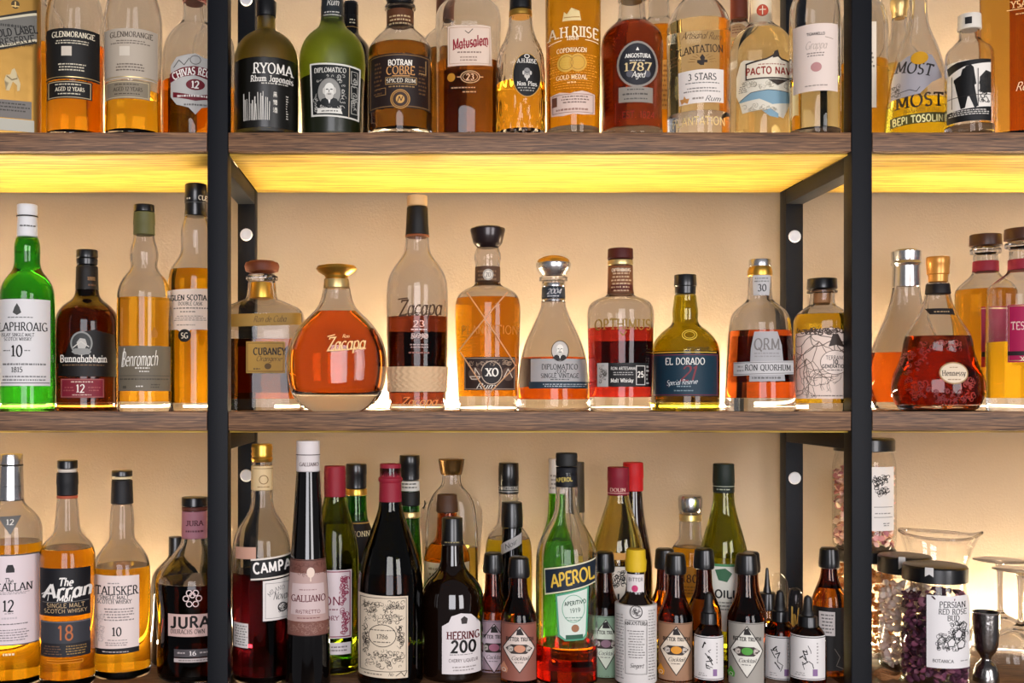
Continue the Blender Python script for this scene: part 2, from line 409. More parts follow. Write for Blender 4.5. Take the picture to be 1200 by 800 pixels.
def ROOT_(x, y, ang, ln, n, w, c, seed, box):
    """branching roots"""
    rnd = random.Random(seed); out = []
    def grow(x, y, a, l, d):
        pts = [(x, y)]
        for k in range(5):
            a += rnd.uniform(-.5, .5); x += l / 5 * math.cos(a); y += l / 5 * math.sin(a)
            x = min(max(x, box[0]), box[2]); y = min(max(y, box[1]), box[3]); pts.append((x, y))
        out.extend(LN_(pts, w * (.5 + d * .18), c)[2])
        if d > 0:
            for s in (-.5, .5): grow(x, y, a + s * rnd.uniform(.6, 1.4), l * .72, d - 1)
    for i in range(n): grow(x, y, ang + (i - (n - 1) / 2) * .55, ln, 3)
    return (0, c, out)
def BUST_(cx, cy, r, c_bg, c_dark, c_light):
    """an engraved oval portrait of a bearded gentleman"""
    w_ = '#c9c4b9'
    return [O_(cx, cy, r * .8, r, c_bg), P_([(cx - .66 * r, cy + .72 * r), (cx - .5 * r, cy + .44 * r), (cx, cy + .3 * r), (cx + .5 * r, cy + .44 * r), (cx + .66 * r, cy + .72 * r), (cx + .3 * r, cy + .93 * r), (cx - .3 * r, cy + .93 * r)], c_dark),
            P_([(cx - .1 * r, cy + .45 * r), (cx + .1 * r, cy + .45 * r), (cx, cy + .8 * r)], '#efece4'),
            O_(cx, cy - .12 * r, .36 * r, .52 * r, c_light), O_(cx, cy + .26 * r, .27 * r, .26 * r, w_), O_(cx - .36 * r, cy - .1 * r, .09 * r, .22 * r, w_), O_(cx + .36 * r, cy - .1 * r, .09 * r, .22 * r, w_),
            LN_([(cx - .2 * r, cy - .2 * r), (cx - .09 * r, cy - .2 * r)], .06 * r, c_dark), LN_([(cx + .09 * r, cy - .2 * r), (cx + .2 * r, cy - .2 * r)], .06 * r, c_dark), LN_([(cx, cy - .16 * r), (cx - .03 * r, cy)], .04 * r, c_dark), LN_([(cx - .1 * r, cy + .13 * r), (cx + .1 * r, cy + .13 * r)], .05 * r, c_dark), OR_(cx, cy, r * .8, r, r * .07, c_dark)]

# ------------------------------------------------------------------ bottles and other turned vessels
SHELF_PX = (155.0, 482.0, 809.0)
SHELF_Z = [CAM_Z + (VY - p) / 820.0 for p in SHELF_PX]
THINGS = []
DEPTH = {(0, 156): 0.0525, (0, 228): 0.0991, (0, 250): 0.1837, (0, 548.5): 0.0877, (0, 610): 0.0427, (0, 891.5): 0.1013, (0, 955): 0.0399, (0, 1013): 0.1798, (0, 1054): 0.2158, (0, 1076): 0.1116, (0, 1136): 0.0372, (0, 1193): 0.0741, (1, 169): 0.0432, (1, 229.5): 0.0933, (1, 307): 0.1549, (1, 571.5): 0.0539, (1, 648.5): 0.1058, (1, 727): 0.0524, (1, 803): 0.0662, (1, 890.5): 0.0634, (1, 963.5): 0.0734, (1, 1155): 0.1514, (1, 1200): 0.0549, (2, 13.5): 0.0534, (2, 79): 0.0440, (2, 143): 0.0964, (2, 228): 0.0835, (2, 307): 0.0698, (2, 255): 0.2120, (2, 392.5): 0.1228, (2, 417.5): 0.1916, (2, 457.5): 0.0524, (2, 524): 0.1709, (2, 530): 0.0838, (2, 596): 0.2265, (2, 608): 0.0370, (2, 664): 0.0542, (2, 914): 0.0751, (2, 946.5): 0.0302, (2, 899): 0.1382, (2, 1095.5): 0.0507, (2, 1172): 0.2031, (2, 1196): 0.1140, (0, 88): 0.0589, (0, 312): 0.0515, (0, 389.5): 0.0734, (1, 32): 0.0433, (1, 102): 0.0958, (1, 394.5): 0.0465, (1, 489): 0.0660, (2, 206): 0.1707, (2, 361): 0.0371, (2, 529): 0.2430, (2, 709): 0.0893, (2, 791.5): 0.0621, (2, 825): 0.0888, (2, 830.5): 0.0330, (2, 912): 0.1609, (2, 480): 0.2000, (2, 578): 0.1235, (2, 880): 0.1118, (2, 809): 0.2342, (2, 848): 0.1704, (2, 1060): 0.1375, (0, 6): 0.0638, (0, 42): 0.1694, (2, 600): 0.1631, (2, 1012.5): 0.2207}   # where neighbours stand clear of each other
class Vessel:
    def __init__(s, name, label, cat, row, cx, dep, shape=(1, 2), rot=None, group=None, base_z=None):
        dep = DEPTH.get((row, cx), dep)
        s.cx, s.dep, s.shape = cx, dep, shape
        s.s = (CAM_D + dep) / FPX; s.z0 = SHELF_Z[row] if base_z is None else base_z
        s.X = (cx - VX) * s.s
        s.rot = -math.atan2(s.X, CAM_D + dep) if rot is None else rot
        s.base_px = VY + (CAM_Z - s.z0) / s.s
        o = bpy.data.objects.new(name, None); COL.objects.link(o); o.empty_display_size = .03
        o.location = (s.X, dep, s.z0); o.rotation_euler = (0, 0, s.rot)
        o['label'] = label; o['category'] = cat
        o['group'] = group or ('bottles on the ' + ('top', 'middle', 'bottom')[row] + ' shelf')
        s.last = []
        s.o = o; s.prof = None; THINGS.append(s)
    def zz(s, y): return 0.0 if y is None else y[1] * s.s if isinstance(y, tuple) else max(0.0, CAM_Z + (VY - y) * s.s - s.z0)
    def rings(s, prof, smooth=2):
        P = [(s.zz(y), hw * s.s) for y, hw in prof]
        return chaikin(P, smooth) if smooth else P
    def at(s, P, z):
        if z <= P[0][0]: return P[0][1]
        for (z0, a0), (z1, a1) in zip(P, P[1:]):
            if z <= z1: return a0 + (a1 - a0) * ((z - z0) / (z1 - z0) if z1 > z0 else 0)
        return P[-1][1]
    def cut(s, P, za, zb):
        Q = [(za, s.at(P, za))] + [(z, a) for z, a in P if za + 1e-5 < z < zb - 1e-5] + [(zb, s.at(P, zb))]
        return Q
    def body(s, prof, fill=None, liq=None, base=7, gl=None, t=2.4, solid=None, mod=None, N=None, name='glass_body', smooth=2, nest=0):
        P = s.rings(prof, smooth); s.prof = P; top = P[-1][0]
        N = N or (64 if s.shape[1] > 2 else 48)
        if solid is not None:
            V, F = lathe(P, s.shape, N=N, mod=mod); me = mesh_from(name, V, F); fixn(me)
            s.main = link(name, me, solid, s.o); return s.main
        gm = gl or CLEAR; tt = t * s.s
        if nest:    # a thick-walled flask: glass, a hair of air, spirit
            zb = base * s.s; nt = nest * s.s
            Q = [(z, max(a - nt * (1.0 if z < s.zz(fill) - .03 else .8), a * .5)) for z, a in s.cut(P, zb, top - .002)]
            Q = [(zb, Q[0][1] * .86), (zb + .0012, Q[0][1] * .95)] + [q for q in Q if q[0] > zb + .003]
            V, F = lathe(P, s.shape, N=N); m1 = mesh_from(name, V, F); fixn(m1)
            V, F = lathe(Q, s.shape, N=N); m2 = mesh_from(name, V, F); fixn(m2)
            V, F = merge(([tuple(v.co) for v in m1.vertices], [tuple(f.vertices) for f in m1.polygons]), ([tuple(v.co) for v in m2.vertices], [tuple(f.vertices)[::-1] for f in m2.polygons]))
            s.main = link(name, mesh_from(name, V, F), gm, s.o)
            V, F = lathe([(z + (.0003 if k == 0 else 0), a * .997) for k, (z, a) in enumerate(s.cut(Q, zb, s.zz(fill)))], s.shape, N=N); me = mesh_from('liquid', V, F); fixn(me)
            s.liq = link('liquid', me, liq, s.o); return s.main
        zb = base * s.s
        zf = s.zz(fill) if fill is not None else zb + .0005
        parts = []
        # solid glass foot
        parts.append(lathe(s.cut(P, 0, zb), s.shape, N=N, mod=mod))
        # hollow glass above the spirit
        if zf < top - .002:
            outer = s.cut(P, zf + .0002, top); inner = [(z, max(a - tt, a * .55)) for z, a in outer]
            parts.append(lathe(outer + inner[::-1], s.shape, closed=True, N=N, mod=mod))
        V, F = merge(*parts); me = mesh_from(name, V, F); fixn(me)
        s.main = link(name, me, gm, s.o)
        if fill is not None:
            Q = s.cut(P, zb + .0002, min(zf, top - .0005))
            V, F = lathe(Q, s.shape, N=N, mod=mod); me = mesh_from('liquid', V, F); fixn(me)
            s.liq = link('liquid', me, liq, s.o)
        return s.main
    def ring(s, name, prof, mat, shape=(1, 2), N=40, bev=1.0, smooth=0, mod=None, parent=None, label=None, dx=0):
        P = [(s.zz(y), hw * s.s) for y, hw in prof]
        if P[0][0] > P[-1][0]: P = P[::-1]
        if smooth: P = chaikin(P, smooth)
        elif bev:
            b = bev * s.s
            (z0, a0), (z1, a1) = P[0], P[-1]
            b = min(b, (z1 - z0) * .3, a0 * .4, a1 * .4)
            P = [(z0, a0 - b), (z0 + b, a0)] + P[1:-1] + [(z1 - b, a1), (z1 - b * .3, a1 - b * .35), (z1, a1 - b)]
        V, F = lathe(P, shape, N=N, mod=mod); me = mesh_from(name, V, F); fixn(me)
        o = link(name, me, mat, parent or s.o)
        s.last.append((P[0][0], P[-1][0], o))
        if label: o['label'] = label
        return o
    def back(s, x0, y0, x1, y1, c):
        """the paper label on the far side, seen through the spirit"""
        o = s.lab('back_label', [R_(x0, y0, x1, y1, c)]); me = o.data
        for v in me.vertices: v.co.y = -v.co.y
        me.update(); return o
    def lab(s, name, ops, r=None, parent=None, off=.0003, step=3.5, label=None, dz=0):
        """a printed patch that hugs the front of the vessel"""
        ys = [q[1] for op in ops for p in op[2] for q in p]
        yc = (min(ys) + max(ys)) / 2
        P = s.prof
        ratio, n = s.shape[0], s.shape[1]
        if r is not None: ratio, n = 1, 2
        def depth(a):
            if r is None and len(s.shape) > 2: return s.shape[2](a)
            return a * ratio
        a_ref = r * s.s if r is not None else s.at(P, s.zz(yc))
        if r is not None and parent is None:    # printed on a cap, capsule or band: it belongs to that piece
            for z0_, z1_, ro in s.last:
                if z0_ - .002 <= s.zz(yc) <= z1_ + .002: parent = ro
        sf = (CAM_D + s.dep - depth(a_ref)) / FPX
        bend = (n <= 2.01 and abs(ratio - 1) < .01)
        def U(x):
            k = (x - VX) / FPX; b_ = depth(a_ref); c_, s_ = math.cos(s.rot), math.sin(s.rot)
            d = (k * (CAM_D + s.dep - b_ * c_) - s.X - b_ * s_) / (c_ - k * s_)    # where the sight line meets the front
            if not bend: return max(-a_ref * 1.0, min(a_ref * 1.0, d))
            return a_ref * math.asin(max(-.985, min(.985, d / a_ref)))
        bm = bmesh.new(); mats = []; lay = 0
        for lstep, c, polys in ops:
            m = ink(c) if isinstance(c, str) else c
            if m not in mats: mats.append(m)
            mi = mats.index(m)
            if lstep: lay += 1
            lz = lay + (0 if lstep else .6)
            for p in polys:
                q = [(U(x), CAM_Z + (VY - y) * sf - s.z0) for x, y in p]
                vs = [bm.verts.new((u, lz, z)) for u, z in q]
                try: f = bm.faces.new(vs)
                except ValueError: continue
                f.material_index = mi
        if lay or True:
            big = [f for f in bm.faces if len(f.verts) > 4]
            if big: bmesh.ops.triangulate(bm, faces=big)
        us = [v.co.x for v in bm.verts]; u0, u1 = min(us), max(us); st = step * s.s
        k = u0 + st
        while k < u1:
            bmesh.ops.bisect_plane(bm, geom=bm.verts[:] + bm.edges[:] + bm.faces[:], plane_co=(k, 0, 0), plane_no=(1, 0, 0)); k += st
        zs = [v.co.z for v in bm.verts]; z0, z1 = min(zs), max(zs)
        if r is None:
            st = 5 * s.s; k = z0 + st
            while k < z1:
                bmesh.ops.bisect_plane(bm, geom=bm.verts[:] + bm.edges[:] + bm.faces[:], plane_co=(0, 0, k), plane_no=(0, 0, 1)); k += st
        for v in bm.verts:
            u, lz, z = v.co
            a = r * s.s if r is not None else s.at(P, z)
            b = depth(a)
            x = a_ref * math.sin(u / a_ref) if bend else u
            x = max(-a * .985, min(a * .985, x))
            y = -b * max(0, 1 - abs(x / a) ** n) ** (1 / n)
            o_ = off + .00016 * lz
            nx, ny = (x / a, y / b) if n <= 2.01 else (abs(x / a) ** (n - 1) * math.copysign(1, x), -1)
            if n <= 2.01: nx, ny = x / (a * a), y / (b * b)
            l = math.hypot(nx, ny) or 1
            v.co = (x + nx / l * o_, y + ny / l * o_, z + dz)
        me = bpy.data.meshes.new(name); bm.to_mesh(me); bm.free()
        for m in mats: me.materials.append(m)
        for f in me.polygons: f.use_smooth = True
        me.set_sharp_from_angle(angle=math.radians(40))
        o = bpy.data.objects.new(name, me); COL.objects.link(o); o.parent = parent or s.o
        if label: o['label'] = label
        return o
def U_(n): return ('u', n)     # n pixels above the foot
def std(hw, sh0, sh1, nhw, top, foot=.94, low=None):
    """a common bottle outline: straight sides, rounded shoulder, neck"""
    d = sh0 - sh1; low = low or hw
    return [(None, low * foot), (U_(2.5), low), (U_(3), low), (sh0 + 6, hw), (sh0, hw), (sh0 - .5 * d, hw * .93), (sh0 - .82 * d, nhw + (hw - nhw) * .34), (sh1, nhw * 1.04), (sh1 - .25 * d, nhw), (top, nhw), (top, nhw)]

# ------------------------------------------------------------------ the setting: wall, shelves, steel frames, light strips
def wx(px, dep=0.0): return (px - VX) * (CAM_D + dep) / FPX
WALL_Y = .326
w = boxes('wall_back', [(-2.2, WALL_Y, -.02, 2.4, WALL_Y + .08, 2.6)], plaster(), bevel=0); w['kind'] = 'structure'
fl = boxes('floor', [(-2.2, -4.6, -.05, 2.4, WALL_Y, 0)], wood('floor_boards', '#4a3a2c', '#5c4836', '#6e5844', .4), bevel=0); fl['kind'] = 'structure'
SH_T = .0275
BAYS = [(wx(243) - .89, wx(243)), (wx(267), wx(998)), (wx(1022), wx(1022) + .89)]
SN = ['top', 'middle', 'bottom']; BN = ['left', 'central', 'right']
for i, z in enumerate(SHELF_Z):
    for j, (x0, x1) in enumerate(BAYS):
        g = .0006
        o = bpy.data.objects.new('shelf_board', None); COL.objects.link(o); o.location = ((x0 + x1) / 2, 0, z)
        hw = (x1 - x0) / 2 - g
        o['label'] = ['brown wooden shelf carrying the row of bottles cut off by the upper picture edge, ', 'brown wooden shelf at mid height, ', 'lowest wooden shelf under the dropper bottles and jars, '][i] + ['bay beyond the left-hand steel post', 'bay between the two steel posts', 'bay beyond the right-hand steel post'][j]
        o['label'] = [['top wooden shelf left of the steel post, under the square gold bottle', 'long top wooden shelf between both steel posts, glowing yellow underneath', 'top wooden shelf right of the steel posts, under the conical flask'],
                      ['middle wooden shelf left of the steel post, under the green bottle with white cap', 'long middle wooden shelf between both posts, under the round flat flask', 'middle wooden shelf right of the posts, under the bulging dark cognac bottle'],
                      ['bottom wooden shelf left of the steel post, under the jet-black labelled whisky bottles', 'bottom wooden shelf between both posts, under the small bitters and dropper bottles', 'bottom wooden shelf right of the posts, under the jars and steel jigger']][i][j]
        o['category'] = 'shelf'; o['group'] = 'wooden shelf boards'
        boxes('board', [(-hw, 0, -SH_T, hw, .297, 0)], SHELF_WOOD, o, bevel=.001)
        boxes('underside_glow_sheet', [(-hw + (.0 if j else 0) , .012, -SH_T - .003, hw, .296, -SH_T - .0004)], GLOW_WOOD, o, bevel=.0005)  # sheet added under the brown board to carry the painted yellow glow
        # the light strip lies along the back of the board
        if j == 1: xa, xb = x0 + .034, x1 - .034
        else: xa, xb = x0 + .05, x1 - .05
        l = bpy.data.objects.new('led_strip', None); COL.objects.link(l); l.location = ((x0 + x1) / 2, .278, z)
        l['label'] = 'thin glowing warm light strip behind the bottles of the ' + ['top shelf', 'middle shelf', 'bottom shelf'][i] + [', beyond the left-hand post', ', between the two steel posts', ', beyond the right-hand post'][j]
        l['label'] = 'thin warm light strip at the back of the ' + SN[i] + ' shelf, ' + ['left of the steel post', 'between both steel posts', 'right of both steel posts'][j]
        l['category'] = 'light strip'; l['group'] = 'light strips behind the bottles'
        h = (xb - xa) / 2
        boxes('channel', [(-h, -.006, .0002, h, .006, .003)], pbr('strip_channel', '#c9c9c6', .4, .6), l, bevel=.0004)
        lk = 'led_%g' % LED_DIM[i][j]; m = MATS.get(lk)
        if not m:
            m = bpy.data.materials.new(lk); m.use_nodes = True; nt = m.node_tree; nt.nodes.clear()
            e = nt.nodes.new('ShaderNodeEmission'); e.inputs[0].default_value = LED_COLOR + (1,); e.inputs[1].default_value = LED_STRENGTH * LED_DIM[i][j]
            ot = nt.nodes.new('ShaderNodeOutputMaterial'); nt.links.new(e.outputs[0], ot.inputs[0]); MATS[lk] = m
        boxes('diffuser', [(-h, -.005, .0032, h, .005, .007)], m, l, bevel=.0008)
PW = .0292; RB = .27
def bolt_cap(x, y, z, parent):
    V, F = lathe([(0, .010), (.0015, .0105), (.003, .0095), (.0035, .006), (.0028, .004)], N=24)
    V = [(a + x, -c + y, b + z) for a, b, c in V]
    me = mesh_from('bolt_cap', V, F); fixn(me); o = link('bolt_cap', me, pbr('white_plastic', '#dcdcdc', .45), parent); o['label'] = 'round white bolt cap'
for cxp, side, zs in ((255, 'left', ((289, 275), (289, 557), (291, 0))), (1010, 'right', ((933, 277), (933, 560)))):
    x = wx(cxp)
    o = bpy.data.objects.new('steel_frame', None); COL.objects.link(o); o.location = (x, 0, 0)
    o['label'] = 'dark steel ladder frame ' + ('left of the frosted black bottle and the squat decanter' if side == 'left' else 'in front of the jar of dried pink buds')
    o['category'] = 'shelf frame'; o['group'] = 'steel ladder frames holding the shelves'
    zb = 0
    top = SHELF_Z[0] + .5 - zb
    boxes('front_post', [(-PW / 2, -.0005, 0, PW / 2, PW, top)], STEEL, o, bevel=.0012)
    boxes('back_post', [(-PW / 2, RB, 0, PW / 2, RB + PW, top)], STEEL, o, bevel=.0012)
    for z in SHELF_Z: boxes('cross_rail', [(-PW / 2 + .0004, PW, z - zb - SH_T - .0275, PW / 2 - .0004, RB, z - zb - SH_T - .0032)], STEEL, o, bevel=.001)
    for px, py in zs: bolt_cap(0, RB + .0005, CAM_Z + (VY - py) * (CAM_D + RB) / FPX - zb, o)

# ------------------------------------------------------------------ top shelf
WHITE, CREAM, BLACK = '#e9e6e4', '#e4d8c4', '#111010'
BOT = 'bottle'
# square gold bottle, slanted label
v = Vessel('square_bottle', 'square metallic gold whisky bottle with slanted grey label and striding figure emblem', BOT, 0, 6, .055, (1, 7))
v.body([(None, 37), (U_(2), 39.5), (U_(3), 39.5), (-50, 39.5), (-56, 37), (-62, 20), (-66, 15), (-100, 14), (-100, 14)], solid=pbr('gold_lacquer', '#a87f3c', .34, .75, bump=.25, bscale=60), smooth=1)
v.ring('cap', [(-128, 15), (-99, 15)], 'gold' and ink('gold'))
v.lab('slanted_label', [P_([(-30, 56), (-30, 66), (43, 46), (43, 6), (-30, 27)], '#2a251c'), P_([(-30, 28.5), (-30, 64), (43, 43.5), (43, 9.5)], '#cfc4a6'), P_([(-30, 31), (-30, 61), (43, 40.5), (43, 12.5)], '#6d6a62'), F_(-20, 25, 34, 32, 1, '#1b1916'),
    T_('GOLD LABEL', 17, 35, 54, 9, '#15120e', 'S', -13), T_('RESERVE', 20, 45, 42, 8, '#15120e', 's', -13), T_('Blended Scotch Whisky', 17, 52, 44, 4.5, '#15120e', 'i', -13)])
v.lab('crest', [O_(18, 3, 5, 5, '#4a3a1c'), LN_([(14, 5), (22, 5)], 1.5, '#d8b368'), LN_([(18, 0), (18, 6)], 1.5, '#d8b368')])
v.lab('striding_figure', [P_([(14, 80), (17, 78), (19, 82), (20, 88), (24, 96), (23, 104), (20, 105), (20, 98), (15, 94), (11, 105), (7, 105), (10, 96), (5, 93), (7, 87), (12, 86)], '#cbb98d'), LN_([(8, 88), (14, 92), (20, 90)], 1.2, '#6b5836')])
v.lab('lower_label', [R_(-30, 116, 37, 137, '#77716a'), F_(-30, 118, 36, 130, 3, '#2c2822'), R_(-30, 138, 40, 152, '#b8b4a4')])

v = Vessel('whisky_bottle', 'amber whisky bottle mostly hidden between the square gold bottle and the black-labelled one', BOT, 0, 42, .165)
v.body(std(33, 45, 5, 12, -40), fill=57, liq=liquid('#c8780c'))
v.ring('cap', [(-66, 13), (-38, 13)], ink('blackcap'))

def glenm(cx, hw, lab, fill, liq, label):
    v = Vessel('whisky_bottle', label, BOT, 0, cx, .058)
    v.body([(None, 30), (U_(3), 32.5), (U_(4), 32.5), (120, 31.5), (80, 32.5), (38, 33.8), (22, 33.3), (4, 30), (-16, 22), (-34, 14), (-60, 11.5), (-100, 11), (-100, 11)], fill=fill, liq=liq)
    v.ring('cap', [(-132, 12.5), (-98, 12.5)], ink('blackcap'))
    bg, fg, bg2 = lab
    v.lab('front_label', [R_(cx - 34, 33, cx + 29, 92, bg), T_('GLENMORANGIE', cx - 2, 40, 50, 8, fg, 's'), F_(cx - 26, 46, cx + 20, 51.5, 2, fg), R_(cx - 16, 54, cx - 4, 65, '#cfc3b0'), F_(cx - 22, 73, cx + 15, 83, 3, fg), LN_([(cx - 34, 89.5), (cx + 29, 89.5)], .9, 'palegold')])
    v.lab('lower_label', [R_(cx - 33, 94, cx + 20, 115, bg2), FR_(cx - 31, 95.5, cx + 18, 113.5, .8, '#c9b48a'), F_(cx - 27, 97, cx + 12, 100, 1, fg), T_('AGED 12 YEARS', cx - 6, 104, 34, 5, fg, 's'), F_(cx - 22, 108, cx + 8, 111, 1, fg)])
glenm(88, 33, ('#191715', '#efe3c6', '#151312'), 57, liquid('#f09018'), 'clear whisky bottle with large black front label, beside the square gold bottle')
glenm(156, 33, ('#b5a794', '#3c2f25', '#877b66'), 112, liquid('#ffb424'), 'clear whisky bottle with pale grey-beige label and low bright amber level')

v = Vessel('whisky_bottle', 'round-shouldered whisky bottle with silver crest label and dark red ribbon, against the steel post', BOT, 0, 228, .088)
v.body([(None, 36), (U_(3), 38), (U_(4), 38), (75, 37.5), (52, 35), (36, 25), (28, 15), (14, 12.5), (0, 13.5), (-30, 12), (-60, 12), (-60, 12)], fill=100, liq=liquid('#f0a020'))
v.ring('capsule', [(-60, 13.5), (5, 14.2)], ink('#5a1a1a'))
v.lab('front_label', [P_([(200, 76), (207, 66), (217, 67), (229, 62), (240, 67), (251, 66), (258, 76), (258, 112), (250, 122), (236, 126), (229, 134), (221, 126), (207, 122), (200, 112)], '#b9b6b0'),
    P_([(199, 85), (213, 79), (228, 77), (245, 79), (259, 85), (259, 97), (245, 90), (228, 88), (213, 90), (199, 96)], '#6b1622'), ARC_('CHIVAS REGAL', 229, 145, 60, 62, -26, 26, 8.5, '#efe9e0', 'S'),
    O_(229, 99, 11, 6.5, '#6b1622'), T_('12', 229, 99, 9, 8, '#efe9e0', 'S'), P_([(203, 107), (229, 112), (255, 107), (255, 113), (229, 118), (203, 113)], '#6b1622'), F_(207, 109.5, 250, 115, 1, '#efe9e0'), OR_(229, 70, 6, 5, .8, '#5b5752'), F_(212, 120, 246, 125, 1, '#4a4540'), LN_([(204, 78), (210, 70), (216, 76), (222, 68)], .8, '#3a3632')])

v = Vessel('whisky_bottle', 'amber bottle peeping out between the left-hand steel post and the frosted black bottle', BOT, 0, 250, .17)
v.body(std(25, 65, 30, 10, -20), fill=105, liq=liquid('#d97b10'))
v.ring('cap', [(-46, 11), (-18, 11)], ink('blackcap'))

# frosted black rum bottle
v = Vessel('rum_bottle', 'frosted black-olive bottle with white printing of tall reeds and a short black cap', BOT, 0, 312, .056)
v.body([(None, 35), (U_(3), 37.5), (U_(5), 37.5), (80, 37.5), (62, 36), (50, 30), (42, 21), (37, 11.5), (34, 10.5), (18, 10.5), (18, 10.5)], fill=78, liq=pbr('frosted_dark', '#0e0c06', .34, 0, .1), gl=frosted('#b4a850'))
v.ring('cap', [(2, 12), (21, 11.5)], ink('blackcap'))
v.lab('print', [T_('RYOMA', 320, 79.5, 46, 12, '#ece6da', 's'), T_('Rhum Japonais', 319, 91.5, 50, 7.5, '#ece6da', 's'), F_(302, 95.5, 342, 99, 1, '#d8d2c4'), T_('\u9ed2', 322.5, 110, 5, 6, '#d8d2c4', 'n'), T_('\u7cd6', 322.5, 119, 5, 6, '#d8d2c4', 'n'), T_('\u9152', 322.5, 128, 5, 6, '#d8d2c4', 'n'), F_(335, 109, 338, 138, 10, '#d8d2c4')]
      + [LN_([(286 + i * 2.1, 140), (286 + i * 2.1 + random.uniform(-1, 1), 112 + random.uniform(-6, 12))], random.uniform(.7, 1.4), '#cfcabf') for i in range(15)])

# green frosted rum with portrait label
v = Vessel('rum_bottle', 'bulky green frosted rum bottle with engraved oval portrait label and dark neck capsule', BOT, 0, 389.5, .06)
v.body([(None, 33), (U_(3), 35.5), (U_(5), 35.5), (120, 36), (82, 38.5), (66, 38.5), (52, 35), (42, 27), (35, 18), (29, 14.5), (20, 13), (-6, 12.5), (-6, 12.5)], fill=96, liq=pbr('frosted_deep_green', '#161a06', .34, 0, .15), gl=frosted('#c4d850'))
v.ring('capsule', [(-25, 12.5), (8, 13), (9, 13.6), (27, 13.2)], ink('#23282a'))
v.lab('capsule_print', [F_(379, 12, 400, 22, 3, '#c9c6bd'), T_('Rum', 390, 2, 14, 8, '#c9c6bd', 'b')], r=13.4)
v.lab('front_label', [P_([(363, 73), (423, 76), (421, 138), (365, 135)], '#dcd8cc'), P_([(365, 75), (421, 78), (419, 136), (367, 133)], '#191c1b'), F_(369, 77, 406, 77.6, 1, '#191c1b'), T_('DIPLOMATICO', 387, 82, 37, 5.5, '#dcd8cc', 's'),
    SCR_(367, 86, 406, 134, 34, .8, '#b9b6ac', 3)] + BUST_(386, 108, 17, '#8d8b84', '#191c1b', '#dedbd0') + [P_([(373, 126), (399, 127), (401, 133), (372, 132)], '#dcd8cc'), F_(375, 128, 398, 131.5, 1, '#191c1b'), LN_([(409, 77), (408, 136)], .9, '#c7b69a'), FR_(411, 82, 418, 96, .7, '#b9b6ac'), FR_(411, 99, 418, 113, .7, '#b9b6ac'), FR_(411, 116, 418, 131, .7, '#b9b6ac'), SCR_(411, 83, 418, 130, 9, .7, '#b9b6ac', 5)])

v = Vessel('rum_bottle', 'dark bottle with black capsule hiding behind the green portrait bottle', BOT, 0, 411, .18)
v.body(std(24, 70, 40, 9, 6), solid=ink('blackglass'))
v.ring('capsule', [(3, 8.5), (18, 8.5), (19, 9), (41, 9)], ink('blackcap'))
v.lab('capsule_print', [F_(409, 21, 417, 28, 2, '#c9bfa6'), LN_([(403, 31), (419, 31)], 1, '#8a6a3a')], r=9.2)

# spiced rum with bell shoulder
v = Vessel('rum_bottle', 'dark amber rum bottle with bell shoulder, black stopper and round bronze medallion', BOT, 0, 469, .06)
v.body([(None, 35), (U_(3), 37.5), (U_(5), 37.5), (70, 37.5), (58, 37), (50, 32), (42, 25), (36, 18), (31, 15.5), (8, 15.5), (8, 15.5)], fill=58, liq=liquid('#1e0902'), base=10)
v.ring('stopper', [(-14, 17), (-2, 17), (4, 15.5), (8, 14)], ink('blackcap'))
v.ring('glass_collar', [(6, 15), (8, 18), (12, 18), (14, 15.8)], CLEAR)
v.ring('neck_band', [(14, 15.9), (31, 15.9)], ink('#5c351d'))
v.lab('neck_print', [F_(456, 16, 482, 29, 3, '#d8b98a')], r=16)
v.lab('front_label', [R_(432, 62, 505, 126, '#241611'), FR_(434, 64, 503, 124, .8, '#8f6a3e'), T_('BOTRAN', 469, 73, 28, 6.5, '#efe6d6', 'S'), T_('COBRE', 469.5, 82, 33, 9.5, '#c98f52', 's'), LN_([(460, 88.5), (480, 88.5)], 1, '#c98f52'), T_('SPICED RUM', 470, 94, 34, 4.5, '#e4d6bc', 's'), FR_(452, 90, 488, 98, .7, '#a7824f'), F_(452, 99, 490, 103, 1, '#a7824f'), F_(438, 70, 448, 110, 8, '#6b4a2c'), F_(490, 74, 500, 110, 8, '#6b4a2c'), LN_([(440, 102), (452, 102), (452, 110), (440, 110)], .7, '#8f6a3e'), LN_([(499, 68), (499, 84), (491, 84)], .9, '#b18a55')])
v.lab('medallion', [O_(469, 116, 11.5, 11.5, '#b0803f'), O_(469, 116, 8.5, 8.5, '#3a2415'), OR_(469, 116, 9.8, 9.8, .8, '#5a3a1c'), O_(469, 116, 5, 5, '#c9974f'), LN_([(466, 119), (468, 113), (470, 118), (472, 113)], 1, '#3a2415')], off=.0008)

v = Vessel('rum_bottle', 'dark brown rum bottle with brown neck seen through and beside the pink script label bottle', BOT, 0, 521, .18)
v.body(std(26, 58, 32, 9, -10), fill=62, liq=liquid('#1e0902'))
v.ring('neck_band', [(-24, 9.5), (26, 10)], ink('#4b2b1b'))

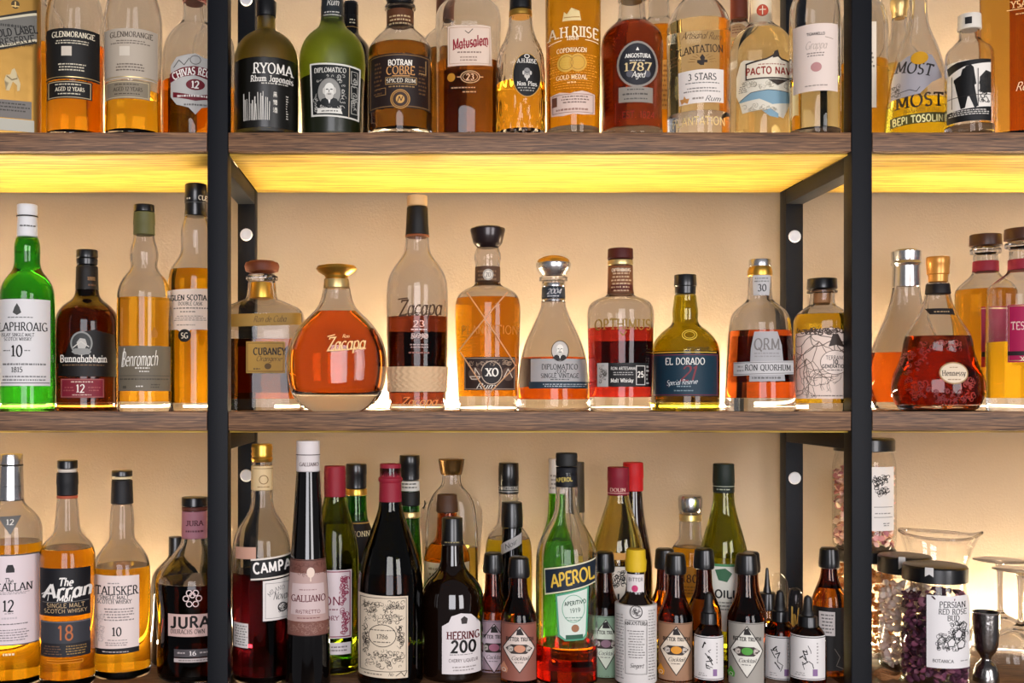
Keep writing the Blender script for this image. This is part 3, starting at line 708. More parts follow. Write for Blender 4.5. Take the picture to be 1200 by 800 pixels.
v = Vessel('rum_bottle', 'stout clear bottle with pinkish script label above dark red-brown rum', BOT, 0, 548.5, .06, (.8, 2.6), rot=0)
v.body([(None, 34), (U_(3), 36.5), (U_(4), 36.5), (90, 37), (50, 37.5), (26, 38.5), (14, 37), (5, 29), (0, 21), (-6, 15), (-40, 13.5), (-40, 13.5)], fill=77, liq=liquid('#2e0e03'), base=10)
v.ring('stopper', [(-62, 15), (-38, 15)], ink('#4a2c1a'))
v.lab('front_label', [P_([(525, 30), (535, 29), (549, 30), (563, 29), (575, 30), (577, 76), (525, 77)], '#dcc3ae'), FR_(527, 32, 574, 74, .6, '#b08a6a'), T_('Matusalem', 551, 49, 42, 12, '#8e1526', 'B', -8), LN_([(545, 36), (549, 39), (554, 34)], .9, '#4a3a30'), LN_([(531, 58), (540, 53), (566, 51), (571, 54)], 1, '#8e1526'), F_(534, 59, 566, 63, 1, '#5a3a2e'), F_(538, 65, 562, 72, 2, '#7a5a4a')])
v.lab('print', [OR_(551, 90, 11, 7, .9, '#c8a57a'), OR_(551, 90, 8.5, 5, .6, '#c8a57a'), T_('23', 551, 90, 9, 6.5, '#d8bfa0', 's'), LN_([(536, 90), (540, 90)], 1, '#c8a57a'), LN_([(562, 90), (566, 90)], 1, '#c8a57a'), O_(529, 90, 4.5, 5, '#b57c1c'), F_(529, 101, 557, 104, 1, '#cdb08a'), F_(540, 106, 560, 109, 1, '#cdb08a')], parent=None)

def dia(th, z): return 1 + .035 * (abs(math.sin(th * 9 + z * 330)) + abs(math.sin(th * 9 - z * 330)) - 1.2)
v = Vessel('rum_bottle', 'diamond-cut clear bottle with black oval portrait label and honey-coloured rum', BOT, 0, 610, .052)
v.body([(None, 27), (U_(3), 28), (U_(4), 28), (100, 28.5), (70, 27.5), (58, 24), (46, 18), (34, 14.5), (20, 13), (20, 13)], fill=100, liq=liquid('#f2a426'), mod=dia, N=144)
v.ring('capsule', [(-14, 12.5), (13, 13)], ink('blackcap')); v.ring('gold_band', [(13.5, 13.6), (20.5, 13.6)], ink('gold'))
v.lab('front_label', [O_(617, 88, 16, 26, '#b08d4e'), O_(617, 88, 15, 25, '#141312'), T_('A.H.RIISE', 617, 71.5, 21, 5.5, '#efe9dc', 's'), OR_(617, 66, 2.5, 2, .8, '#efe9dc')] + BUST_(617, 87, 11, '#141312', '#141312', '#8c8a86') + [T_('Non Plus', 617, 98.5, 21, 5, '#efe9dc', 's'), F_(607, 102, 627, 108, 2, '#b8b4aa')], off=.0022)

v = Vessel('rum_bottle', 'tall straight orange-gold rum bottle with two gold medals and torn pale paper label', BOT, 0, 671.5, .05)
v.body([(None, 29), (U_(3), 30.5), (U_(5), 30.5), (100, 31), (20, 32.3), (-20, 32.5), (-34, 30), (-46, 20), (-54, 13), (-80, 12), (-80, 12)], fill=-30, liq=liquid('#d88a18'), base=11)
v.ring('cap', [(-104, 13), (-78, 13)], ink('blackcap'))
v.lab('print', [T_('A.H.RIISE', 672.5, 37, 58, 12, '#f0e2c4', 's'), LN_([(643, 48), (658, 46)], .9, '#f0e2c4'), LN_([(686, 46), (701, 47)], .9, '#f0e2c4'), T_('1888', 671, 44.5, 14, 4, '#f0e2c4', 's'), T_('COPENHAGEN', 670, 58, 35, 5, '#f0e2c4', 's'), T_('GOLD MEDAL', 670, 89.5, 36, 5, '#f0e2c4', 's'), F_(664, 94, 677, 98, 1, '#f0dcb0'),
    P_([(659, 24), (661, 13), (665, 17), (669.5, 9), (674, 17), (679, 13), (681, 24)], '#e2c98e'), LN_([(661, 20), (679, 20)], .9, '#a06a1a'), O_(663.5, 73, 10.5, 10.5, '#dcb04a'), O_(677, 73, 10.5, 10.5, '#d6a43c'), OR_(663.5, 73, 8, 8, .7, '#a8782a'), OR_(677, 73, 8, 8, .7, '#a8782a'), F_(644, 62, 700, 104, 14, '#d89a3a', .7)])
v.lab('paper_label', [P_([(645, 109), (656, 107), (668, 109), (682, 106), (697, 109), (697, 132), (684, 134), (672, 133), (660, 135), (646, 133)], '#dcc0b0'), FR_(648, 110, 695, 131, .6, '#8a5a4a'), R_(647, 112, 653, 123, '#6b4230'), F_(656, 111, 692, 121, 3, '#4a2c22'), F_(652, 125, 690, 130, 1, '#8a5a4a')])

v = Vessel('rum_bottle', 'deep red rum bottle with round dark medallion dated 1787 and silver plaque', BOT, 0, 740.5, .058)
v.body([(None, 34), (U_(3), 35.5), (U_(5), 35.5), (130, 34), (70, 35.5), (52, 36), (40, 33), (32, 25), (26, 17.5), (20, 15.5), (0, 15), (0, 15)], fill=30, liq=liquid('#260403'), base=11)
v.ring('cap', [(-24, 16), (2, 16)], ink('blackcap'))
v.lab('medallion', [O_(747, 75, 24, 27, '#8d857a'), O_(747, 75, 21.5, 24.5, '#1d1c22'), T_('ANGOSTURA', 747.5, 65, 29, 6, '#ece6da', 'S'), P_([(745, 59), (747, 55), (749, 59)], '#ece6da'), F_(737, 69.5, 758, 72, 1, '#ece6da'), T_('1787', 747.5, 78, 31, 9.5, '#d8bf8a', 's'), O_(738, 86, 4, 4, '#56555c'), O_(758, 86, 4, 4, '#56555c'), T_('Aged', 748, 87, 15, 7, '#ece6da', 'b')], off=.0006)
v.lab('plaque', [P_([(725, 101), (765, 102), (765, 120), (725, 119)], '#8e8579'), F_(733, 103, 757, 106, 1, '#2c2926'), F_(729, 107.5, 761, 112, 1, '#1c1a18'), F_(731, 113.5, 759, 117, 1, '#2c2926')])
v.lab('embossing', [T_('EST. 1824', 748, 134, 38, 8, '#6e1c12', 'n')])

v = Vessel('rum_bottle', 'orange rum bottle with clear neck, tucked behind the red medallion bottle', BOT, 0, 772, .19)
v.body(std(27, 45, 22, 12, -20), fill=36, liq=liquid('#e0820f'))
v.ring('cap', [(-46, 13), (-18, 13)], ink('#3a2a1c'))
v.lab('front_label', [R_(755, 70, 790, 128, '#d79a45'), F_(757, 74, 788, 126, 9, '#8a4a16')])

v = Vessel('rum_bottle', 'straight pale-gold rum bottle with fleur-de-lis and small white three-star label', BOT, 0, 818.5, .058)
v.body([(None, 34), (U_(3), 35.5), (U_(5), 35.5), (60, 36.5), (35, 36.5), (22, 34), (10, 27), (2, 20), (-6, 14), (-40, 12.5), (-40, 12.5)], fill=31, liq=liquid('#fff0cc'), base=28)
v.ring('cap', [(-66, 14), (-38, 14)], ink('#6a4a2c'))
v.lab('print', [T_('Artisanal Rum', 822, 41, 46, 8, '#3a2618', 'i', 4), T_('PLANTATION', 819.5, 57, 56, 13, '#1f1510', 's', -3), P_([(823, 63), (826, 67), (824.5, 70), (829, 70), (829, 73), (825, 73), (825, 76), (821, 76), (821, 73), (817, 73), (817, 70), (821.5, 70), (820, 67)], '#1f1510')] + [LN_([(823 + 9 * math.cos(a), 74 - 9 * math.sin(a)), (823 + 17 * math.cos(a), 74 - 12 * math.sin(a))], .5, '#6a4a24') for a in [.2, .5, .8, 1.1, 2.0, 2.3, 2.6, 2.9]] + [SCR_(784, 80, 793, 108, 8, .9, '#2a1c12', 2), F_(784, 60, 797, 74, 3, '#6a4a24')])
v.lab('front_label', [P_([(795, 82), (848, 80), (848, 119), (796, 121)], '#e6dbd0'), T_('3 STARS', 823, 89.5, 33, 7.5, '#171310', 's'), F_(802, 95, 844, 98, 1, '#2a2420'), F_(800, 101, 845, 108, 2, '#4a423c'), T_('Rum', 835, 115, 18, 6, '#171310', 'i'), P_([(802, 110), (804, 114), (808, 114), (805, 116), (806, 120), (802, 118), (799, 120), (800, 116), (797, 114), (801, 114)], '#c58a4a'), F_(810, 112, 826, 117, 1, '#6a5a4a')])
v.lab('embossing', [T_('PLANTATION', 819, 141, 62, 14, '#dcc488', 'n')])

v = Vessel('rum_bottle', 'red-brown necked bottle half hidden behind the map-label bottle', BOT, 0, 866, .19)
v.body(std(26, 55, 26, 9, -20), fill=40, liq=liquid('#ffeec0'))
v.ring('capsule', [(-44, 9.5), (24, 10)], ink('#6e3320'))
v.lab('shoulder_label', [O_(864, 36, 10, 10, '#c9a070'), F_(857, 30, 871, 41, 3, '#7a3a22')])

v = Vessel('rum_bottle', 'round-shouldered pale yellow bottle with coastline map label and red neck dot', BOT, 0, 891.5, .058)
v.body([(None, 35), (U_(3), 36.5), (U_(5), 36.5), (60, 36), (48, 33), (38, 25), (31, 16), (26, 12.5), (0, 11.5), (-30, 11.5), (-30, 11.5)], fill=38, liq=liquid('#fffae6'), base=9)
v.ring('stopper', [(-50, 13), (-29, 13)], ink('#8a5a30'))
v.lab('neck_label', [R_(880, -10, 904, 26, '#e6d4b4'), O_(893.5, 12, 6.8, 7, '#b5472c'), LN_([(893.5, 7), (893.5, 17)], 1, '#e6d4b4'), LN_([(890, 11), (897, 11)], 1, '#e6d4b4')], r=12)
v.lab('map_label', [P_([(868, 69), (872, 67), (930, 82), (926, 118), (918, 138), (905, 134), (893, 128), (870, 130), (867, 118), (863, 108), (866, 96), (863, 86)], '#ddd5c0'), P_([(866, 116), (880, 107), (900, 105), (926, 107), (926, 119), (905, 122), (890, 115), (868, 117)], '#7d9eac'), P_([(893, 129), (903, 127), (912, 133), (912, 138), (902, 136)], '#7d9eac'), LN_([(866, 116), (880, 107), (900, 105), (926, 107)], .7, '#3a3a38'), SCR_(868, 92, 926, 104, 14, .5, '#8a806a', 4), SCR_(868, 120, 918, 132, 12, .5, '#8a806a', 6), F_(866, 97, 876, 106, 4, '#4a4a48')])
v.lab('banner', [P_([(874, 72), (898, 68), (909, 62), (916, 68), (932, 72), (932, 92), (874, 92)], '#2f2620'), P_([(875.5, 74), (898, 70), (909, 64.5), (915, 70), (932, 74), (932, 90.5), (875.5, 90.5)], '#e2d6be'), T_('PACTO NAVIO', 905, 82.5, 60, 8, '#8e2a1c', 'N'), F_(885, 73.5, 925, 76.5, 1, '#8e2a1c'), P_([(905, 68), (907, 60), (911, 58), (913, 66)], '#2f2620'), P_([(900, 93), (922, 93), (914, 97), (911, 100), (908, 97)], '#3a3028')], off=.0012)

v = Vessel('grappa_bottle', 'slim clear grappa bottle with tall cream label and small pink seal', BOT, 0, 955, .05)
v.body([(None, 27.5), (U_(3), 28.5), (U_(5), 28.5), (40, 28.7), (15, 28.5), (2, 26.5), (-14, 18), (-26, 11), (-60, 10), (-60, 10)], fill=95, liq=liquid('#fff4c4'), base=8)
v.ring('capsule', [(-88, 11), (-58, 11)], ink('#c9b28a'))
v.lab('front_label', [R_(929.5, 27, 981.5, 106, '#e3d0c2'), T_('TIGNANELLO', 956, 39, 21, 8, '#2a2020', 'N'), LN_([(967, 43), (976, 45)], .7, '#a08a7a'), T_('Grappa', 956, 52, 25, 9, '#b7a394', 'i'), F_(945, 60, 967, 66, 2, '#5a4a44'), O_(956.5, 78, 6.4, 5.6, '#b98480'), F_(943, 98, 970, 101, 1, '#8a7a70')])

v = Vessel('grappa_bottle', 'pale amber bottle with dark pictured label, passing behind the right-hand steel post', BOT, 0, 1013, .12)
v.body(std(26, 40, -8, 10, -50), fill=75, liq=liquid('#e6a02c'))
v.ring('cap', [(-80, 11), (-48, 11)], ink('#2a2320'))
v.lab('front_label', [R_(989, 25, 1027, 126, '#e4d5be'), R_(991, 37, 1003, 100, '#1f211c'), P_([(992, 50), (999, 44), (1003, 60), (997, 90), (992, 96)], '#4a4a2e'), F_(1008, 60, 1025, 80, 4, '#6a5a48')])

v = Vessel('grappa_bottle', 'clear bottle with gold-tipped glass stopper rising behind the conical flask', BOT, 0, 1054, .18)
v.body([(None, 30), (U_(3), 31), (U_(5), 31), (95, 31), (75, 28), (62, 19), (52, 9.5), (22, 8.5), (22, 8.5)], fill=80, liq=liquid('#f4dc88'))
v.ring('stopper', [(-6, 8), (2, 10), (10, 10), (14, 8.4), (22, 8.2)][::-1] and [(22, 8.2), (14, 8.4), (10, 10), (2, 10), (-6, 8)], ink('palegold'))

v = Vessel('grappa_flask', 'conical clear flask of yellow spirit with grey wave label and gold seal', 'flask', 0, 1076, .054)
v.body([(None, 36), (U_(3), 37.5), (U_(6), 37.5), (150, 37), (110, 33), (80, 28), (55, 21), (36, 13), (22, 10), (-10, 9.5), (-40, 9.5), (-40, 9.5)], fill=121, liq=liquid('#fff04a'), base=8)
v.ring('stopper', [(-64, 11), (-38, 11)], ink('palegold'))
v.lab('wave_label', [P_([(1053, 68), (1064, 62), (1080, 61), (1092, 63), (1104, 90), (1092, 97), (1078, 110), (1060, 112), (1040, 112), (1044, 92)], '#a9a4a8'), T_('MOST', 1072, 78, 44, 14, '#2a2622', 's', 14), LN_([(1052, 106), (1066, 104), (1074, 107), (1078, 102)], .8, '#2a2622'), SCR_(1040, 94, 1056, 112, 9, .9, '#4a4540', 8)])
v.lab('print', [T_('MOST', 1078, 116, 56, 16, '#2a211a', 's'), T_('ACQUAVITE D UVA', 1080, 128, 42, 4, '#4a3a1a', 'l'), P_([(1043, 133), (1111, 131), (1109, 143), (1043, 145)], '#4f481c'), T_('BEPI TOSOLINI', 1077, 138.5, 62, 9, '#f3e8a2', 'N', -1)])
v.lab('seal', [O_(1077.5, 68, 10, 8, '#d39a1e')], off=.0012)

v = Vessel('gin_bottle', 'clear bottle with white cap and black-and-white picture label', BOT, 0, 1136, .05)
v.body([(None, 25), (U_(3), 26.5), (U_(5), 26.5), (70, 26.5), (60, 25), (54, 19), (48, 12.5), (44, 11), (34, 11), (34, 11)], gl=CLEAR, base=12)
v.ring('cap', [(18, 12.5), (36, 13)], ink('#ddd5c6'), label='white cap with a black strip')
v.lab('cap_strip', [R_(1131, 19, 1139, 27, '#161616')], r=13)
v.lab('front_label', [R_(1110, 69, 1161, 141, '#e9e2d6'), P_([(1110, 74), (1122, 70), (1161, 68), (1161, 72), (1130, 76), (1112, 84)], '#111111'), P_([(1131, 78), (1132, 76), (1138, 75), (1141, 78), (1139, 80), (1139, 84), (1142, 88), (1144, 98), (1140, 100), (1141, 112), (1146, 124), (1142, 126), (1136, 112), (1134, 112), (1131, 125), (1126, 126), (1130, 112), (1129, 99), (1126, 97), (1122, 92), (1118, 94), (1118, 90), (1126, 86), (1131, 84), (1130, 80), (1128, 79)], '#0d0d0d'), P_([(1148, 90), (1155, 82), (1161, 84), (1161, 108), (1148, 108)], '#26231f'), P_([(1110, 128), (1161, 124), (1161, 141), (1110, 141)], '#111111'), F_(1112, 127, 1160, 134, 3, '#e9e2d6', 1.2), LN_([(1116, 86), (1116, 124)], .8, '#2a2622'), LN_([(1146, 80), (1146, 124)], .8, '#2a2622'), LN_([(1111, 112), (1160, 110)], .7, '#2a2622'), SCR_(1147, 84, 1160, 122, 12, 1, '#161616', 12)])

v = Vessel('rum_bottle', 'tall square amber bottle with gold lettering, cut off by the picture edge', BOT, 0, 1193, .058, (1, 6))
v.body([(None, 37), (U_(2), 39), (U_(3), 39), (-50, 40), (-56, 37), (-64, 15), (-90, 13), (-90, 13)], fill=-44, liq=liquid('#cc8a3c'), base=8, smooth=1)
v.ring('stopper', [(-120, 16), (-88, 16)], ink('#5a3a20'))
v.lab('print', [T_('YSABEL', 1203, 3, 36, 8, '#e8c88a', 's'), LN_([(1180, 9), (1226, 9)], .8, '#e8c88a'), F_(1188, 13, 1222, 16, 1, '#e8c88a'), T_('Regal', 1204, 100, 28, 10, '#e6d2b0', 'i'), F_(1161, 120, 1168, 145, 8, '#7a4a20')])

# ------------------------------------------------------------------ middle shelf
v = Vessel('whisky_bottle', 'bright green glass whisky bottle with white cap and large white label', BOT, 1, 32, .05)
v.body([(None, 30), (U_(3), 31.3), (U_(4), 31.3), (350, 31.3), (335, 29), (325, 23), (318, 17), (310, 14.5), (300, 14.5), (288, 14.8), (279, 12.5), (279, 12.5)], fill=296, liq=glass('green_spirit', '#239018', 1.38), gl=colored('#62c83a'), base=9)
v.ring('cap', [(240, 11.5), (250, 11.5), (252, 10.8), (278, 11.8)][::-1], ink('#dfdedd'))
v.lab('cap_print', [LN_([(18, 252), (46, 252)], 1.6, '#171717'), F_(23, 262, 42, 266, 1, '#333333'), LN_([(18, 278), (46, 278)], 1, '#8a8a8a')], r=12)
v.lab('front_label', [R_(-2, 350, 59, 452, '#dddad8'), P_([(17, 360), (20, 355), (23, 360), (25, 366), (20, 369), (15, 366)], '#4a4a48'), T_('LAPHROAIG', 27, 382.5, 57, 13, '#131313', 's'), F_(6, 370, 42, 373, 1, '#444444'), T_('ISLAY SINGLE MALT', 21, 392, 38, 4.5, '#222222', 's'), T_('SCOTCH WHISKY', 21, 397, 32, 4, '#222222', 's'), T_('10', 20, 411, 13, 13, '#131313', 's'), F_(4, 409, 12, 412, 1, '#333333'), F_(28, 409, 36, 412, 1, '#333333'), F_(0, 424, 57, 429, 1, '#444444'), T_('1815', 20, 433, 13, 6, '#131313', 's'), F_(2, 439, 56, 447, 2, '#555555'), LN_([(1, 448.5), (58, 448.5)], .8, '#222222')])

v = Vessel('whisky_bottle', 'squat near-black whisky bottle with seafarer roundel and crimson lower label', BOT, 1, 102, .055)
v.body([(None, 34.5), (U_(3), 36.5), (U_(5), 36.5), (382, 37), (368, 34.5), (358, 27), (351, 17), (345, 13.5), (330, 12.5), (312, 12), (312, 12)], fill=360, liq=glass('spirit_dark', '#2a0c03', 1.36), gl=colored('#4a2408'), base=9)
v.ring('stopper', [(311, 11.8), (304, 12.4), (303, 11.4), (302, 12.4), (293, 12.2)], ink('blackcap'))
v.ring('neck_band', [(349, 13.4), (318, 12.6), (312, 12.4)], ink('#171310'))
v.lab('neck_print', [T_('1881', 107, 326, 9, 4, '#a57c4e', 's'), F_(103, 331, 112, 336, 1, '#6a4a30')], r=13.4)
v.lab('front_label', [P_([(68, 426), (84, 420), (86, 391), (110, 386), (134, 391), (137, 426), (137, 441), (68, 441)], '#120d0b'), O_(95.5, 402, 13, 14, '#8d8d88'), O_(95.5, 402, 11, 12, '#3a3b3a'), P_([(92, 409), (90, 401), (94, 396), (100, 397), (102, 403), (99, 410)], '#b9b6ae'), LN_([(86, 407), (95, 400), (104, 406)], 1.2, '#cac6bc'), P_([(84, 412), (88, 408), (103, 408), (107, 412), (104, 415), (88, 415)], '#8d8d88'), T_('Bunnahabhain', 98, 420, 54, 8.5, '#efe9de', 's'), F_(73, 426, 124, 429, 1, '#8a6a4a')])
v.lab('lower_label', [R_(71, 443.5, 122, 466, '#7c1d2d'), FR_(72, 444.5, 121, 465, .6, '#b07a6a'), F_(80, 445.5, 112, 449, 1, '#e0c0b0'), T_('12', 94.5, 455, 10, 9, '#f0e4d8', 's'), F_(82, 461, 110, 464, 1, '#e0c0b0'), F_(74, 452, 88, 459, 2, '#a85a58'), F_(102, 452, 119, 459, 2, '#a85a58')])

v = Vessel('whisky_bottle', 'pale amber whisky bottle with bulbous neck, olive capsule and taupe script label', BOT, 1, 169, .05)
v.body([(None, 30), (U_(3), 31.3), (U_(5), 31.3), (350, 31.3), (338, 30), (327, 25), (319, 18), (312, 14.5), (302, 16.5), (293, 16), (282, 12.5), (276, 12), (276, 12)], fill=350, liq=liquid('#f0a52a'), base=11)
v.ring('capsule', [(276, 12.4), (264, 12.2), (263, 12.8), (250, 12.2), (249, 12.2)], ink('#5d5a32')); v.ring('cap', [(249, 12), (240, 11.8)], ink('blackcap'))
v.lab('front_label', [R_(138.5, 405, 200, 458, '#6d6352'), T_('Benromach', 163, 420, 43, 17, '#efe8da', 'i', -2), LN_([(146, 408), (144, 428)], 1.1, '#efe8da'), F_(156, 429, 178, 433, 1, '#efe8da'), F_(162, 433.5, 176, 436.5, 1, '#efe8da'), LN_([(140, 440), (199, 440)], .5, '#2e2a24'), F_(140, 442, 199, 446, 1, '#3a352c'), F_(159, 451, 169, 454, 1, '#efe8da'), F_(176, 449, 188, 455, 2, '#3a352c'), R_(144, 452, 148, 455, '#4a4438')])
v.lab('drop', [P_([(181, 382), (185, 390), (184, 395), (178, 395), (177, 390)], '#a86a14')])

v = Vessel('whisky_bottle', 'slender amber whisky bottle with long black capsule beside the left-hand steel post', BOT, 1, 229.5, .068)
v.body([(None, 30.5), (U_(3), 32), (U_(5), 32), (345, 32), (325, 31.5), (315, 29), (305, 22), (297, 17.5), (285, 17), (270, 17.5), (258, 14), (253, 12.5), (253, 12.5)], fill=317, liq=liquid('#e59312'), base=9)
v.ring('capsule', [(254, 13.2), (238, 12.6), (237, 13.2), (216, 12.6)], ink('blackcap'))
v.lab('capsule_print', [T_('CLEN', 240, 231, 15, 5, '#e8e2d4', 's'), F_(218, 230, 226, 234, 1, '#e8e2d4'), LN_([(216, 236.5), (244, 236.5)], .9, '#4a4a4a')], r=13.4)
v.lab('front_label', [P_([(199, 339), (262, 337), (262, 386), (224, 386), (216, 392), (208, 386), (199, 386)], '#e3ccb8'), T_('GLEN SCOTIA', 221, 348.5, 42, 8, '#1b1512', 'S'), T_('DOUBLE CASK', 223, 355.5, 28, 4.5, '#1b1512', 's'), F_(201, 359, 246, 362.5, 1, '#2a201a'), F_(209, 363.5, 232, 366.5, 1, '#2a201a'), F_(203, 369, 244, 376, 3, '#6a5a4e'), F_(206, 379, 230, 382, 1, '#6a5a4e')])
v.lab('emblem', [O_(216.5, 393, 7.5, 7.5, '#15110f'), T_('SG', 216.5, 393, 8, 8, '#e8d8be', 's')], off=.0009)

# wide flask shaped decanter
v = Vessel('rum_decanter', 'squat rectangular rum decanter with wooden stopper and gold label, half behind the steel post', 'decanter', 1, 307, .114, (.55, 5), rot=0)
v.body([(None, 48), (U_(2), 50), (U_(4), 50), (400, 49.5), (372, 49), (362, 46), (356, 32), (352, 22), (350, 17), (322, 15), (322, 15)], fill=398, liq=liquid('#a84708'), base=13, N=80)
v.ring('stopper', [(321, 12), (318, 19), (312, 20.5), (308, 19), (306, 15)], ink('#5c2a14')); v.ring('glass_collar', [(330, 15.2), (328, 18.5), (324, 18.5), (322, 15.2)], CLEAR, bev=0)
v.ring('gold_neck', [(350, 14.6), (331, 13.6)], ink('gold'))
v.back(272, 404, 332, 460, '#4a2a18'); v.lab('shoulder_label', [P_([(262, 368), (352, 366), (352, 380), (262, 383)], '#97742c'), T_('Ron de Cuba', 316, 373.5, 38, 7, '#4a3210', 'i', -1)])
v.lab('front_label', [R_(288.5, 400, 334, 437, '#a8812f'), FR_(290, 402, 332, 435, .7, '#5c4213'), T_('CUBANEY', 316, 411.5, 38, 9, '#1d1409', 'S'), T_('Orangerie', 315, 420, 30, 6, '#3c2a0e', 'i'), O_(314, 429, 4, 3.5, '#5c4213'), F_(296, 430, 306, 434, 1, '#3c2a0e')])

# round flat flask
v = Vessel('rum_decanter', 'round flattened flask of red rum with wide gold stopper', 'decanter', 1, 394.5, .048, (.5, 2), rot=-.03)
prof = [(None, 30), (U_(1.5), 33), (472, 46), (462, 52.5), (450, 56.5), (435, 58.8), (420, 59), (405, 56.5), (390, 50), (376, 39), (367, 29), (360, 22.5), (350, 18), (338, 15.5), (327, 14.5), (327, 14.5)]
v.shape = (.5, 2, lambda a: min(a, a * .5 + .006))
v.body(prof, fill=365, liq=liquid('#a03208'), base=20, N=64, smooth=2, nest=4.5)
v.ring('stopper', [(327, 13), (323, 14), (319, 21), (315, 24), (312, 22), (310.5, 16)], ink('gold')); v.ring('gold_neck', [(338, 14.6), (327, 14.2)], ink('palegold'))
v.lab('print', [T_('Zacapa', 405, 402, 44, 15, '#e9c98c', 'b', -3), LN_([(384, 394), (392, 392)], 1.2, '#e9c98c'), LN_([(388, 411), (402, 410), (420, 408), (428, 408)], .9, '#e9c98c'), T_('Ron', 405, 393.5, 8, 4, '#e9c98c', 'b'), F_(415, 405.5, 427, 408, 1, '#e9c98c')])

v = Vessel('rum_bottle', 'tall clear rum bottle with cork-topped black neck and woven straw band', BOT, 1, 489, .055)
v.body([(None, 31), (U_(3), 33), (U_(5), 33), (440, 34.5), (372, 36), (340, 36), (325, 34), (312, 27), (302, 19), (294, 14.5), (276, 13.5), (274, 13.5)], fill=372, liq=liquid('#320706'), base=8)
v.ring('stopper', [(242, 11.8), (229.5, 11.8)], pbr('cork', '#d3a873', .7, bump=.5)); v.ring('capsule', [(276, 13.9), (262, 13), (243, 12.3)], ink('#14110f')); v.ring('copper_band', [(278.5, 14.2), (275.5, 14.2)], ink('#8a4a28'))
def weave(th, z): return 1 + .014 * math.sin(th * 26 + (1 if int(z / .0048) % 2 else -1) * z * 700)
v.ring('woven_band', [(y, 35.7 - (y - 430) * .04) for y in range(459, 429, -1)], pbr('straw', '#d2ae85', .8, bump=.5, bscale=700), bev=0, N=160, mod=weave)
v.lab('print', [T_('Zacapa', 492, 360, 50, 18, '#3d2718', 'b', -2), LN_([(467, 350), (478, 349)], 1.4, '#3d2718'), LN_([(468, 369), (482, 367), (496, 366)], 1, '#3d2718'), F_(500, 365, 514, 368, 1, '#3d2718'), T_('23', 491, 379, 13, 7, '#e2b8a8', 's'), F_(481, 384, 501, 387.5, 1, '#e8dcd4'), T_('RON', 491, 393, 18, 5, '#c9a79c', 's'), SCR_(480, 390, 503, 398, 6, .8, '#c9b0a4', 3), F_(480, 402, 503, 408, 2, '#c9a79c'), F_(474, 411, 510, 415, 1, '#a56a5e')])
v.back(466, 385, 512, 428, '#2a1a1a'); v.lab('embossing', [T_('Zacapa', 491, 470, 42, 9, '#c98a4e', 'b')])

v = Vessel('rum_bottle', 'amber rum bottle wrapped in criss-cross twine with flared dark stopper', BOT, 1, 571.5, .056)
v.body([(None, 32.5), (U_(2), 34), (U_(4), 34), (455, 34.5), (420, 36.5), (370, 38.3), (355, 38), (345, 34.5), (339, 26), (335, 16.5), (331, 14.5), (306, 14.5), (304, 15.5), (298, 15.5), (294, 14), (290, 13), (290, 13)], fill=350, liq=liquid('#c96a0e'), base=17)
v.ring('stopper', [(291, 12), (287, 15.5), (285, 17), (270, 20.5), (268, 20), (266, 16)], pbr('dark_stopper', '#2a1d1d', .3, .3, .3))
v.ring('neck_band', [(331, 14.9), (313, 14.9)], ink('#5a4030')); v.lab('neck_seal', [F_(559, 315, 584, 329, 3, '#9a7a58'), O_(572, 321.5, 6, 6.5, '#e4d8c6'), OR_(572, 321.5, 5, 5.5, .7, '#2a1d16'), T_('20', 572, 321.5, 6, 5.5, '#2a1d16', 's')], r=15)
v.lab('embossing', [T_('PLANTATION', 574, 386, 66, 14, '#b8742a', 'n'), F_(537, 392, 560, 412, 5, '#a8641e', .9)])
v.lab('front_label', [R_(544, 418, 604, 457, '#33231d'), FR_(545, 419.5, 603, 455.5, .9, '#a58a72'), O_(576, 436.5, 12, 13.5, '#1d1412'), OR_(576, 436.5, 12, 13.5, .9, '#c3ab94'), T_('XO', 577, 436, 14, 9, '#f0e6d8', 'S'), O_(557, 438, 8, 8, '#5a453a'), LN_([(551, 441), (563, 441), (561, 444), (553, 444), (551, 441)], 1, '#d8c6b2'), LN_([(557, 441), (557, 431), (562, 439)], 1, '#d8c6b2'), O_(595, 438, 7, 8, '#5a453a'), LN_([(590, 442), (595, 432), (600, 442)], 1, '#d8c6b2'), SCR_(546, 421, 603, 430, 14, .7, '#a58a72', 3), T_('Rum', 569, 452, 22, 6, '#e8dcca', 'i')])
def on_surface(v, pts, off=.0012):
    P = v.prof; out = []
    sf = (CAM_D + v.dep - .045) / FPX
    for x, y in pts:
        z = CAM_Z + (VY - y) * sf - v.z0; a = v.at(P, z); X_ = max(-.96 * a, min(.96 * a, (x - v.cx) * sf)); yy = -math.sqrt(a * a - X_ * X_)
        out.append((X_ * (1 + off / a), yy * (1 + off / a), z))
    return out
def seg(a, b, n=14): return [(a[0] + (b[0] - a[0]) * i / n, a[1] + (b[1] - a[1]) * i / n) for i in range(n + 1)]
tw = [tube(on_surface(v, p), .0010, 6) for p in (seg((548, 342), (604, 428)) + seg((604, 428), (572, 462))[1:], seg((594, 342), (538, 410)), seg((540, 412), (572, 462)), seg((573, 462), (571, 480), 6))]
V_, F_q = merge(*tw); me = mesh_from('twine', V_, F_q); link('twine', me, pbr('twine', '#cf9a6e', .8), v.o)

